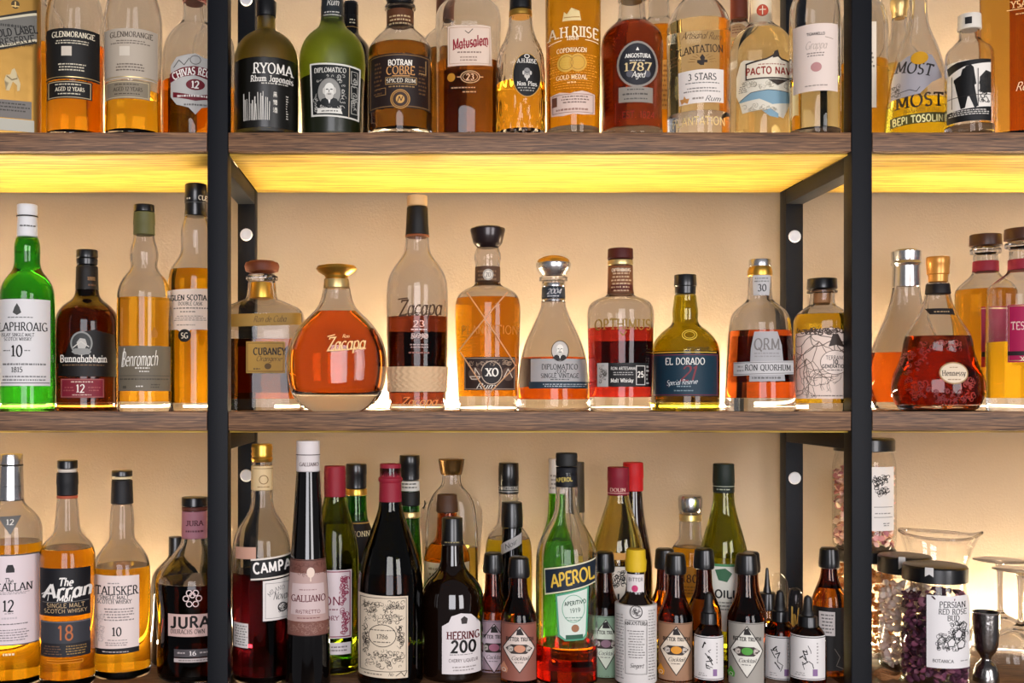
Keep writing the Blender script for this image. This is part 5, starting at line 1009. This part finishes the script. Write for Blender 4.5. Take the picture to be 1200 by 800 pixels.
v = Vessel('liqueur_bottle', 'clear round-shouldered bottle of lemon-yellow liqueur with black cap at the back', BOT, 2, 596, .222)
v.body([(None, 26), (U_(3), 27.5), (660, 27.5), (642, 27.2), (630, 25), (622, 20), (614, 13.5), (600, 12), (578, 11.5), (578, 11.5)], fill=630, liq=liquid('#eed22a'), base=8)
v.ring('cap', [(578, 11.8), (564, 11.8), (563, 12.2), (542, 11.6)], ink('blackcap')); v.lab('cap_print', [T_('CHARTREUSE', 595, 572, 24, 4, '#c9c4b8', 's'), LN_([(583, 576), (607, 576)], .6, '#c9c4b8')], r=12.2)

v = Vessel('liqueur_bottle', 'black bottle with silver diagonal neck ribbon in front of the lemon-yellow liqueur', BOT, 2, 600, .135)
v.body([(None, 16), (U_(3), 17), (720, 17), (700, 17), (685, 16.5), (672, 14.5), (660, 12.5), (610, 11.5), (610, 11.5)], solid=ink('blackglass'))
v.ring('capsule', [(618, 12.6), (606, 12.8), (588, 12)], ink('blackcap')); v.lab('ribbon', [P_([(586, 640), (611, 624), (611, 637), (586, 653)], '#b9b4b0'), T_('Noir', 598, 638, 16, 6, '#2a2624', 'i', -30)], r=12.8)

# little bitters bottles: one built in detail per label
def bitters(cx, cap, sh, hw, dep, label, labs=None, glassm=None, liq=None, fill=None, group='small brown bitters bottles'):
    v = Vessel('bitters_bottle', label, BOT, 2, cx, dep, group=group)
    n = hw * .43
    v.body([(None, hw * .95), (U_(2), hw), (U_(4), hw), (sh + 4, hw), (sh - 4, hw * .93), (sh - 14, hw * .74), (sh - 24, hw * .54), (sh - 32, n * 1.1), (cap + 22, n), (cap + 22, n)], fill=fill or sh - 6, liq=liq or glass('spirit_bitter', '#6a2a08', 1.36), gl=colored('#8a4a14'), base=6, t=1.8)
    v.ring('cap', [(cap + 24, hw * .58), (cap + 18, hw * .6), (cap + 2, hw * .52), (cap, hw * .46)], ink('blackcap'), mod=lambda th, z: 1 + .012 * math.sin(th * 28))
    if labs: labs(v)
    return v
def truth(cx, y0, y1, hw, bg, dia_bg, dot):
    def f(v):
        yc = (y0 + y1) / 2; m = (y0 + 4 + y1 - 4) / 2; w = hw
        v.lab('front_label', [R_(cx - w * .94, y0, cx + w * .94, y1 + 8, bg), LN_([(cx - w * .94, y0 + 1.2), (cx + w * .94, y0 + 1.2)], .6, '#2a211e'), P_([(cx + 1, y0 + 4), (cx + w * .86, m), (cx + 1, y1 - 2), (cx - w * .84, m)], dia_bg), LN_([(cx + 1, y0 + 4), (cx + w * .86, m), (cx + 1, y1 - 2), (cx - w * .84, m), (cx + 1, y0 + 4)], .9, '#2a211e'),
            P_([(cx - 3, y0 + 14), (cx - 2, y0 + 8), (cx + 2, y0 + 6), (cx + 4, y0 + 10), (cx + 6, y0 + 14)], '#1c1614'), T_('BITTER TRUTH', cx + 1, y0 + 19, w * 1.45, 4.6, '#1c1614', 'S'), P_([(cx - w * .7, m), (cx - w * .4, m - 5), (cx + w * .4, m - 5), (cx + w * .72, m), (cx + w * .4, m + 6), (cx - w * .4, m + 6)], '#3a302c'), O_(cx + 1, m, w * .3, 4.4, dot), SCR_(cx - w * .6, m - 4, cx - w * .3, m + 5, 5, .6, '#cfc4b8', 3), SCR_(cx + w * .35, m - 4, cx + w * .62, m + 5, 5, .6, '#cfc4b8', 5), T_('Cocktail', cx + 1, m + 11, w * .9, 4.5, '#1c1614', 'i'), F_(cx - 6, m + 15, cx + 8, m + 17, 1, '#1c1614')])
        v.lab('drop_seal', [P_([(cx - w * .78, y1 - 14), (cx - w * .58, y1 - 6), (cx - w * .62, y1 - 1), (cx - w * .92, y1 - 1), (cx - w * .97, y1 - 6)], dot), OR_(cx - w * .78, y1 - 4, 2, 2, .5, '#efe6da')], off=.001)
    return f
bitters(578, 647, 720, 20, .075, 'small bitters bottle with pale pink diamond label, beside the broad cherry liqueur bottle', truth(578, 727, 790, 20, '#a88f98', '#d8c4cc', '#b06a80'))
bitters(608, 652, 722, 21.5, .04, 'small bitters bottle with reddish-copper diamond label, left of the tall orange-banner aperitif', truth(608, 730, 790, 21.5, '#8e5648', '#d9c8bc', '#c98a6a'))
bitters(709, 646, 715, 19, .085, 'small bitters bottle with pale green diamond label, right of the tall aperitif', truth(709, 722, 786, 19, '#7f9a80', '#d3dcc8', '#8a6a78'))
bitters(779, 642, 716, 20, .125, 'small plain-fronted bitters bottle standing behind the bronze-labelled one', None, liq=liquid('#7a3206'), fill=690)
bitters(791.5, 648, 722, 21, .042, 'small bitters bottle with bronze-brown diamond label and orange drop seal', truth(791.5, 730, 793, 21, '#9a7458', '#dccdb8', '#d8902a'))
bitters(825, 642, 716, 20, .088, 'small amber-necked bitters bottle standing behind the capped white-label dropper', None, liq=liquid('#7a3206'), fill=700)
bitters(874.5, 648, 722, 22, .044, 'small bitters bottle with silver-grey diamond label and green drop seal', truth(874.5, 730, 796, 22, '#a09a90', '#dcd8cc', '#4f9a3a'))
bitters(880, 646, 716, 18, .096, 'small bitters bottle standing straight behind the silver-grey label one', None)
def sticker(v): v.lab('front_label', [R_(953, 712, 990, 786, '#191513'), R_(960, 717, 978.5, 745, '#dfd6d0'), F_(962, 719, 977, 743, 6, '#3a3230'), LN_([(978, 760), (984, 770), (980, 780), (988, 784)], .8, '#6a6058')])
bitters(971.5, 641, 702, 19.5, .1, 'brown bitters bottle with white sticker on black label, beside the right-hand steel post', sticker, liq=liquid('#5e2406'), fill=687)

# tall aperitif with banner
v = Vessel('aperitif_bottle', 'tall clear aperitif bottle with tilted dark banner label and red-orange liquid at its foot', BOT, 2, 664, .046)
v.body([(None, 34), (U_(3), 36), (U_(5), 36), (660, 36), (642, 34.5), (630, 30), (618, 23), (606, 16.5), (594, 13.3), (570, 12.6), (553, 12.2), (553, 12.2)], fill=752, liq=glass('spirit_aperitif', '#f0200c', 1.36), base=6)
v.ring('cap', [(546, 12.4), (540, 12.8), (538, 12.3), (535, 12.7), (530.5, 12.4)], ink('#20201f')); v.ring('capsule', [(570, 13), (558, 12.6), (556, 12.2), (549, 12.2), (547, 12.5)], ink('#14161c'))
v.lab('capsule_print', [T_('APEROL', 661, 562, 19, 6, '#c9b25a', 'N', -6)], r=13.2)
v.lab('banner', [P_([(638, 668), (698, 655), (697, 684), (639, 699)], '#e0d8b8'), P_([(639, 669.5), (698, 656.5), (697, 682.5), (640, 697)], '#1b2633'), T_('APEROL', 670, 676.5, 51, 15, '#e3ba45', 'B', -13)], off=.0008)
v.lab('front_label', [P_([(651, 697), (690, 687), (688, 745), (684, 750), (662, 751), (654, 746)], '#4f9a78'), P_([(653, 699), (688, 690), (686, 743), (682, 748), (663, 749), (656, 744)], '#d2dccf'), T_('APERITIVO', 674, 706, 25, 6, '#2a4a3a', 'N', -8), T_('1919', 674, 715, 12, 5, '#2a4a3a', 'n', -6), OR_(672, 713, 13, 16, .8, '#6aa88a'), O_(674, 736, 4.5, 4.5, '#9a6a4a'), F_(662, 722, 684, 728, 2, '#6a8a78'), P_([(663, 744), (683, 743), (683, 748), (663, 749)], '#2c5a44')])

v = Vessel('liqueur_bottle', 'green glass bottle with white capsule directly behind the left shoulder of the tall aperitif', BOT, 2, 652, .185)
v.body([(None, 22), (U_(3), 23), (680, 23), (655, 23), (640, 21), (626, 16.5), (615, 12), (600, 9.5), (575, 9), (575, 9)], fill=632, liq=glass('spirit_lime', '#3aa01a', 1.36), gl=colored('#8ccf3a'), base=8)
v.ring('capsule', [(578, 9.5), (560, 9.2), (537, 9)], ink('#d9cfc2')); v.lab('capsule_print', [F_(644, 555, 660, 574, 4, '#7a7068')], r=9.6)
v = Vessel('liqueur_bottle', 'slim pale bottle showing its capsule right of the tall aperitif neck', BOT, 2, 677, .247)
v.body([(None, 11), (U_(3), 12), (690, 12), (670, 11.5), (650, 10), (635, 8.2), (575, 7.5), (575, 7.5)], fill=650, liq=liquid('#e6d878'), base=8)
v.ring('capsule', [(600, 8.2), (541, 7.6)], ink('#4a4438'), label='dark capsule')

v = Vessel('vermouth_bottle', 'clear long-shouldered bottle with dark red cap, its label showing foreign characters', BOT, 2, 724.5, .15)
v.body([(None, 29), (U_(3), 31), (660, 31), (645, 30.5), (625, 25.5), (605, 19), (590, 14), (580, 12.2), (572, 12), (572, 12)], fill=655, liq=liquid('#dcc668'), gl=colored('#ece0a0'), base=8)
v.ring('cap', [(580, 12.6), (563, 12.4), (562, 12.8), (547, 12.4)], ink('#7c1628')); v.lab('cap_print', [T_('DOLIN', 724, 574, 18, 4, '#d8b0a0', 's'), LN_([(712, 578), (737, 578)], .7, '#d8b0a0')], r=12.8)
v.lab('front_label', [P_([(696, 648), (752, 648), (752, 656), (696, 656)], '#d39a4a'), P_([(696, 664), (752, 664), (752, 740), (696, 740)], '#d9cfc0'), SCR_(714, 668, 734, 690, 22, 1, '#2a2a26', 3), T_('DOLIN', 724, 701, 40, 11, '#1c1c1a', 'N'), F_(706, 712, 744, 730, 3, '#4a4640')])
v = Vessel('vermouth_bottle', 'dark wine-coloured bottle with bright scarlet cap behind the dark-red-capped one', BOT, 2, 742, .235)
v.body([(None, 21), (U_(3), 22.5), (680, 22.5), (660, 22), (640, 19.5), (615, 14.5), (595, 11.5), (575, 10.5), (575, 10.5)], solid=pbr('wine_glass_dark', '#1a0606', .06, 0, .4))
v.ring('cap', [(575, 11.6), (560, 11.6), (559, 12), (541.5, 11.6)], ink('#b8181c'))

v = Vessel('bitters_bottle', 'small bitters bottle wrapped in oversized white newsprint label with yellow cap', BOT, 2, 745, .042, group='small brown bitters bottles')
v.body([(None, 22), (U_(2), 23), (U_(4), 23), (715, 23), (708, 21.5), (700, 16), (694, 11.5), (668, 10), (668, 10)], solid=pbr('brown_glass', '#120703', .05, 0, .5))
v.ring('cap', [(669, 12), (656, 12.4), (654, 11.4), (643, 11)], ink('#d8b21e'), mod=lambda th, z: 1 + .012 * math.sin(th * 24))
v.ring('paper_wrap', [(U_(3), 23.7), (U_(5), 24), (715, 24.2), (705.5, 24.2)], ink('#d6d1cc'))
v.lab('wrap_print', [F_(722.5, 720, 731, 798, 22, '#77726e', 1.1, ctr=False), F_(760, 714, 767.5, 798, 24, '#77726e', 1.1, ctr=False), OR_(745.5, 717, 7, 7.5, .9, '#3a3634'), SCR_(740, 711, 751, 723, 8, .6, '#3a3634', 4), ARC_('ANGOSTURA', 745.5, 775, 60, 45, -13, 13, 5.5, '#2a2624', 's'), FR_(733, 727, 758, 790, .6, '#77726e'), F_(735, 738, 757, 772, 11, '#6a6662', 1.1), T_('Siegert', 746, 780, 16, 5, '#2a2624', 'i')], r=24.5)
v.lab('neck_label', [R_(735, 673, 754.5, 699, '#dcd3d0'), T_('BITTER', 745, 679, 16, 4, '#2a2624', 'n'), O_(744, 689.5, 3.6, 4, '#c23a6a'), F_(737, 694, 753, 697, 1, '#4a4644')], r=11.6)

v = Vessel('liqueur_bottle', 'rounded golden bottle with silver stopper glowing at the back, left of the olive-green wine-shaped bottle', BOT, 2, 809, .204)
v.body([(None, 22), (U_(3), 23.5), (690, 23.5), (665, 23.5), (652, 22.8), (642, 21.5), (634, 14.5), (628, 12.8), (600, 12.2), (600, 12.2)], fill=640, liq=liquid('#f2ac1c'), base=8)
v.ring('stopper', [(600, 12.5), (594, 13.8), (584, 14), (580.5, 13)], ink('silver')); v.ring('neck_band', [(610, 12.8), (602, 12.8)], ink('palegold'))
v.lab('front_label', [P_([(792, 664), (830, 664), (830, 700), (792, 700)], '#d8931e'), T_('1800', 812, 678, 24, 9, '#5a2c08', 's'), F_(796, 686, 828, 697, 3, '#7a4a10')])
v = Vessel('vermouth_bottle', 'olive-green wine-shaped bottle with tall black cap and white label', BOT, 2, 848, .15)
v.body([(None, 26.5), (U_(3), 28), (670, 28), (655, 27.8), (640, 26), (622, 21), (605, 16), (590, 12.5), (580, 11.8), (572, 11.6), (572, 11.6)], fill=650, liq=glass('spirit_olive2', '#98a018', 1.36), gl=colored('#b4b82a'), base=8)
v.ring('cap', [(577, 12.2), (566, 12.2), (565, 12.6), (543, 12)], ink('#16211a')); v.lab('cap_print', [LN_([(835, 570), (861, 570)], .6, '#b9bea8'), F_(838, 572, 858, 575, 1, '#b9bea8')], r=12.6)
v.lab('front_label', [P_([(836, 661), (860, 661), (876, 661), (876, 740), (822, 740), (822, 661)], '#d8d8cc'), P_([(838, 668), (850, 666), (858, 672), (852, 682), (842, 680)], '#3a6a4a'), T_('NOILLY', 851, 696, 44, 9, '#1c1c1a', 'N'), F_(832, 704, 868, 716, 3, '#4a4a44'), R_(822, 661, 876, 664, '#4a8a5a')])

# dropper bottles
def dropper(cx, bulb, sh, hw, dep, label, seed):
    v = Vessel('dropper_bottle', label, BOT, 2, cx, dep, group='small brown dropper bottles')
    v.body([(None, hw * .96), (U_(2), hw), (sh + 8, hw), (sh, hw * .93), (sh - 7, hw * .74), (sh - 12, hw * .48), (sh - 17, hw * .38), (bulb + 36, hw * .36), (bulb + 36, hw * .36)], fill=sh - 2, liq=glass('spirit_bitter', '#6a2a08', 1.36), gl=colored('#8a4a14'), base=5, t=1.6)
    v.ring('collar', [(bulb + 38, hw * .52), (bulb + 24, hw * .5)], ink('blackcap'), mod=lambda th, z: 1 + .02 * math.sin(th * 30))
    v.ring('rubber_bulb', [(bulb + 24, 7.2), (bulb + 20, 7), (bulb + 18, 5.6), (bulb + 6, 4.6), (bulb + 2, 3.6), (bulb, 1.5)], ink('blackmatte'))
    rnd = random.Random(seed); cal = []
    for k in range(7):
        x, y = cx - hw * .35 + rnd.uniform(0, hw * .6), 756 + k * 4 + rnd.uniform(-2, 2); cal.append(LN_([(x, y), (x + rnd.uniform(-5, 5), y + rnd.uniform(-3, 6)), (x + rnd.uniform(-4, 6), y + rnd.uniform(2, 9))], rnd.uniform(.7, 1.5), '#1c1816'))
    v.lab('front_label', [R_(cx - hw * .95, 746, cx + hw * .97, 797, '#dfdad6'), LN_([(cx - hw * .95, 747.5), (cx + hw * .97, 747.5)], .9, '#2a2624'), LN_([(cx - hw * .95, 795.5), (cx + hw * .97, 795.5)], .7, '#2a2624')] + cal + [R_(cx + hw * .28, 784, cx + hw * .55, 792, '#8a6a94'), F_(cx - hw * .7, 788, cx - hw * .1, 793, 2, '#8a8480'), F_(cx + hw * .5, 752, cx + hw * .58, 778, 7, '#77706c')])
    return v
dropper(830.5, 693, 742, 17.5, .04, 'dropper bottle with sparse white label between the bronze and silver-grey diamond bitters', 4)
dropper(914, 691, 738, 18, .07, 'middle dropper bottle with white calligraphy label, partly behind the bigger one', 8)
dropper(946.5, 697, 742, 21, .036, 'largest dropper bottle with bold black calligraphy on its white label', 5)

v = Vessel('nozzle_bottle', 'small dark bottle with pointed black nozzle behind the dropper bottles', BOT, 2, 899, .115)
v.body([(None, 12), (U_(2), 12.6), (735, 12.6), (728, 11), (722, 8), (712, 7), (712, 7)], fill=726, liq=liquid('#c97a14'), gl=colored('#e0c090'), base=5, t=1.4)
v.ring('cap', [(714, 10.5), (694, 10)], ink('blackcap')); v.ring('nozzle', [(694, 5), (686, 3.2), (668, 1.8), (665, 1.2)], ink('blackcap'))
for cx, top, hw, dep, lb in ((912, 671, 11, .155, 'clear round-topped glass vial behind the pointed nozzle bottle'), (932, 688, 9.5, .115, 'clear domed glass vial of golden sprigs behind the largest dropper bottle')):
    v = Vessel('glass_vial', lb, 'vial', 2, cx, dep, group='domed glass vials')
    v.body([(None, hw), (U_(2), hw), (top + 16, hw), (top + 9, hw * .93), (top + 4, hw * .72), (top + 1, hw * .42), (top, hw * .1)], solid=thin_glass('vial_glass'), N=32)
    V_, F_q = merge(*[tube([(random.uniform(-.5, .5) * hw * v.s, random.uniform(-.4, .4) * hw * v.s, .002), (random.uniform(-.5, .5) * hw * v.s, random.uniform(-.4, .4) * hw * v.s, v.zz(top + 22 + random.uniform(0, 16)))], .0008, 5) for _ in range(9)]); me = mesh_from('sprigs', V_, F_q); o = link('sprigs', me, pbr('sprig', '#f0c860', .8), v.o); o['kind'] = 'stuff'

# ------------------------------------------------------------------ jars of botanicals
THIN = thin_glass('jar_glass')
def petals(v, z0, z1, r, n, cols, size, seed, name):
    rnd = random.Random(seed); V, F, MI = [], [], []
    for i in range(n):
        a = rnd.uniform(0, 2 * PI); rr = r * math.sqrt(rnd.uniform(.45, 1)); z = rnd.uniform(z0, z1); s = size * rnd.uniform(.6, 1.15)
        rr = min(rr, r - s * .5)
        M = Matrix.Translation((rr * math.cos(a), rr * math.sin(a), z)) @ Matrix.Rotation(rnd.uniform(0, 6.3), 4, Vector((rnd.uniform(-1, 1), rnd.uniform(-1, 1), rnd.uniform(-1, 1))).normalized()); b = len(V)
        for p, q, w in ((0, 0, 1), (1, 0, .1), (0, 1, 0), (-1, 0, .15), (0, -1, 0), (0, 0, -.8), (.7, .7, .2), (-.7, .7, -.2), (.7, -.7, -.2), (-.7, -.7, .2)): V.append(tuple(M @ Vector((p * s * .8, q * s * .62, w * s * .6))))
        for f in ((0, 1, 6), (0, 6, 2), (0, 2, 7), (0, 7, 3), (0, 3, 9), (0, 9, 4), (0, 4, 8), (0, 8, 1), (5, 6, 1), (5, 2, 6), (5, 7, 2), (5, 3, 7), (5, 9, 3), (5, 4, 9), (5, 8, 4), (5, 1, 8)): F.append(tuple(b + k for k in f)); MI.append(i % len(cols))
    me = mesh_from(name, V, F, MI); o = link(name, me, [ink(c) for c in cols], v.o, angle=60); o['kind'] = 'stuff'; return o
def jar(cx, dep, hw, sh, lid0, lid1, lidhw, label, base_z=None, lid='blackcap', group='glass jars with dark lids'):
    v = Vessel('glass_jar', label, 'jar', 2, cx, dep, base_z=base_z, group=group)
    v.body([(None, hw * .9), (U_(2), hw * .96), (U_(6), hw), (sh + 14, hw), (sh + 4, hw * .97), (sh - 4, hw * .9), (lid0, hw * .88), (lid0, hw * .88)], solid=THIN, name='glass_body')
    v.ring('lid', [(lid0 + 1, lidhw), (lid0 - 1, lidhw), (lid1 + 2, lidhw), (lid1, lidhw * .96)], ink(lid), bev=.6)
    return v
v = jar(1095.5, .052, 37, 696, 678, 661, 35.5, 'glass jar of dark purple rosebuds with white botanical label and black lid')
petals(v, .006, v.zz(694), 35.5 * v.s, 620, ['#4a2638', '#603048', '#7a4058', '#3a1a2a', '#925a6c'], .0085, 3, 'dried_rosebuds')
v.lab('front_label', [R_(1086, 698.5, 1136, 783, '#e2dedc'), T_('PERSIAN', 1116, 708.5, 30, 6.6, '#151313', 's'), T_('RED ROSE', 1116, 716.5, 32, 6.2, '#151313', 's'), T_('BUD', 1117, 724, 14, 6.2, '#151313', 's'), SCR_(1096, 738, 1132, 764, 40, .9, '#1c1a1a', 3), SCR_(1112, 727, 1134, 750, 22, .9, '#1c1a1a', 6), T_('BOTANICA', 1105, 774.5, 24, 3.6, '#1c1a1a', 's'), F_(1124, 773, 1134, 775.5, 1, '#4a4646')]
    + [P_([(x, y), (x + 5, y - 5), (x + 9, y - 1), (x + 7, y + 5), (x + 1, y + 5)], '#e2dedc') for x, y in ((1118, 742), (1110, 752), (1121, 754))] + [LN_([(x, y), (x + 5, y - 5), (x + 9, y - 1), (x + 7, y + 5), (x + 1, y + 5), (x, y)], .9, '#1c1a1a') for x, y in ((1118, 742), (1110, 752), (1121, 754), (1099, 750), (1123, 733))], off=.0012)
v.lab('lid_tag', [P_([(1084, 666), (1094, 666), (1094, 677), (1089, 674), (1084, 677)], '#d8d4cf')], r=36)
v = jar(1060, .128, 29, 688, 669, 650, 29.5, 'glass jar of pale dusty pink petals behind the purple rosebud jar')
petals(v, .006, v.zz(685), 27.5 * v.s, 380, ['#ecd6ca', '#f2e0d4', '#e0c4b8', '#f6e8dc'], .009, 5, 'pale_petals')
v.lab('lid_tag', [P_([(1053, 653), (1061, 653), (1061, 668), (1057, 665), (1053, 668)], '#d8d4cf')], r=30)
# slices of dried citrus tied with twine, in front of the pale jar
V_, F_q = merge(*[tube([((10 + k * 1.5) * v.s * math.cos(t * PI / 9), (8 + k) * v.s * math.sin(t * PI / 9), .003 + .002 * k + .002 * math.sin(t + k)) for t in range(18)], .0018, 6, closed=True) for k in range(4)])
tz = bpy.data.objects.new('twine_coil', mesh_from('twine_coil', V_, F_q)); 
tz.data.materials.append(pbr('twine_brown', '#8a5a30', .8)); COL.objects.link(tz); tz.location = ((1040 - VX) * (CAM_D + .062) / FPX, .062, SHELF_Z[2])
tz['label'] = 'small coil of brown twine lying on the bottom shelf beside the right-hand post'; tz['category'] = 'twine'
# tower of two jars behind the right-hand post
v = jar(1014, .222, 34, 668, 655, 641, 33.5, 'lower glass jar of orange peel, carrying the jar of dried pink buds')
petals(v, .006, v.zz(665), 32 * v.s, 400, ['#e8a458', '#f0b468', '#d08a40', '#c87a34'], .008, 7, 'dried_peel')
top_z = v.z0 + v.zz(641)
v = jar(1012.5, .222, 35, 535, 527, 513, 33.5, 'upper glass jar of dried pink rosebuds, balanced on another jar behind the post', base_z=top_z)
petals(v, .006, v.zz(548), 33 * v.s, 560, ['#e4b4a2', '#f0c6b0', '#d08a84', '#e4ac88', '#f6dcc0', '#c07678'], .0085, 9, 'dried_pink_buds')
v.lab('front_label', [R_(1014, 547, 1047, 622, '#ddd6ce'), SCR_(1022, 556, 1042, 582, 26, 1, '#2a2624', 4), LN_([(1024, 594), (1045, 594)], .6, '#5a5450'), F_(1024, 600, 1044, 603, 1, '#5a5450'), LN_([(1024, 606), (1045, 606)], .6, '#5a5450'), F_(1034, 612, 1043, 617, 2, '#2a2624')], off=.0012)

# glass pitcher with spout
v = Vessel('glass_pitcher', 'clear glass pitcher with flared spout behind the purple rosebud jar', 'pitcher', 2, 1098, .212)
outer = chaikin([(v.zz(None), 26 * v.s), (.003, 27 * v.s), (.02, 28 * v.s), (v.zz(690), 29 * v.s), (v.zz(665), 31 * v.s), (v.zz(642), 36 * v.s), (v.zz(627), 41 * v.s)], 2)
inner = [(max(z, .006), a - .0022) for z, a in outer]
V_, F_q = lathe(outer + inner[::-1], N=64, closed=False)
zt = v.zz(627)
VV = []
for x, y, z in V_:
    k = max(0, (z - v.zz(665)) / (zt - v.zz(665))) if z > v.zz(665) else 0; a = math.atan2(y, x); sp = math.exp(-(a / .38) ** 2) * k * k; sp2 = math.exp(-((abs(a) - PI) / .9) ** 2) * k
    VV.append((x * (1 + .16 * sp), y * (1 - .25 * sp), z + .008 * sp - .0 + .006 * sp2))
me = mesh_from('glass_body', VV, F_q); fixn(me); link('glass_body', me, thin_glass('fine_glass', (1, 1, 1)), v.o)
rim = [(x, y, z) for x, y, z in VV[(len(outer) - 1) * 64:len(outer) * 64]]
V_, F_q = tube([(x * .985, y * .985, z) for x, y, z in rim], .0022, 8, closed=True); me = mesh_from('rim', V_, F_q); link('rim', me, glass('rim_glass', '#ffffff', 1.45), v.o)

# steel jigger
v = Vessel('jigger', 'double-ended hammered steel bar jigger on the bottom shelf', 'jigger', 2, 1155.5, .052)
P1 = chaikin([(v.zz(None), 14.2 * v.s), (v.zz(790), 14 * v.s), (v.zz(780), 11.5 * v.s), (v.zz(774), 6 * v.s), (v.zz(771), 5 * v.s), (v.zz(767), 7 * v.s), (v.zz(760), 12.3 * v.s), (v.zz(745), 14.3 * v.s), (v.zz(717), 14.6 * v.s)], 2)
V_, F_q = lathe(P1 + [(v.zz(717), 13.8 * v.s), (v.zz(745), 13.4 * v.s), (v.zz(762), 9 * v.s), (v.zz(766), 2 * v.s)], N=48); me = mesh_from('cup', V_, F_q); fixn(me); link('cup', me, pbr('hammered_steel', '#8f8b88', .24, 1, bump=.7, bscale=90), v.o)
V_, F_q = tube([(14.6 * v.s * math.cos(t * PI / 24), 14.6 * v.s * math.sin(t * PI / 24), v.zz(717)) for t in range(48)], .0011, 6, closed=True); me = mesh_from('rolled_rim', V_, F_q); link('rolled_rim', me, ink('silver'), v.o)

# stemmed glasses standing upside down
for cx, foot, dep, hw, lb in ((1172, 656, .2, 29, 'upside-down stemmed glass behind the steel jigger, farther of the pair'), (1196, 667, .115, 30, 'upside-down stemmed glass at the right picture edge, nearer of the pair')):
    v = Vessel('wine_glass', lb, 'glass', 2, cx, dep, group='upturned stemmed glasses')
    zf = v.zz(foot); s_ = v.s; zb = zf * .45
    out = chaikin([(0, 31 * s_), (.008, 32.5 * s_), (zb * .5, 33 * s_), (zb * .82, 24 * s_), (zb * .97, 7 * s_), (zb * 1.05, 3.2 * s_), (zb * 1.2, 2.6 * s_), (zf * .8, 2.6 * s_), (zf * .955, 3.6 * s_), (zf * .98, 10 * s_), (zf * .995, hw * s_), (zf, hw * s_)], 2)
    inn = chaikin([(zb * .9, .0008), (zb * .88, 10 * s_), (zb * .74, 23 * s_), (zb * .48, 31.8 * s_), (.008, 31.4 * s_), (0, 30 * s_)], 2)
    V1, F1 = lathe(out, N=48); n_ = len(out)
    F1 = [f for f in F1 if n_ * 48 not in f]   # leave the rim open
    V2, F2 = lathe(inn, N=48); m_ = len(inn)
    F2 = [f for f in F2 if m_ * 48 + 1 not in f]
    V_, F_q = merge((V1, F1), (V2, F2)); off2 = len(V1); k0 = (m_ - 1) * 48 + off2
    for k in range(48): F_q.append((k, (k + 1) % 48, k0 + (k + 1) % 48, k0 + k))
    me = mesh_from('glass_body', V_, F_q); fixn(me); link('glass_body', me, glass('stem_glass', '#ffffff', 1.4), v.o)
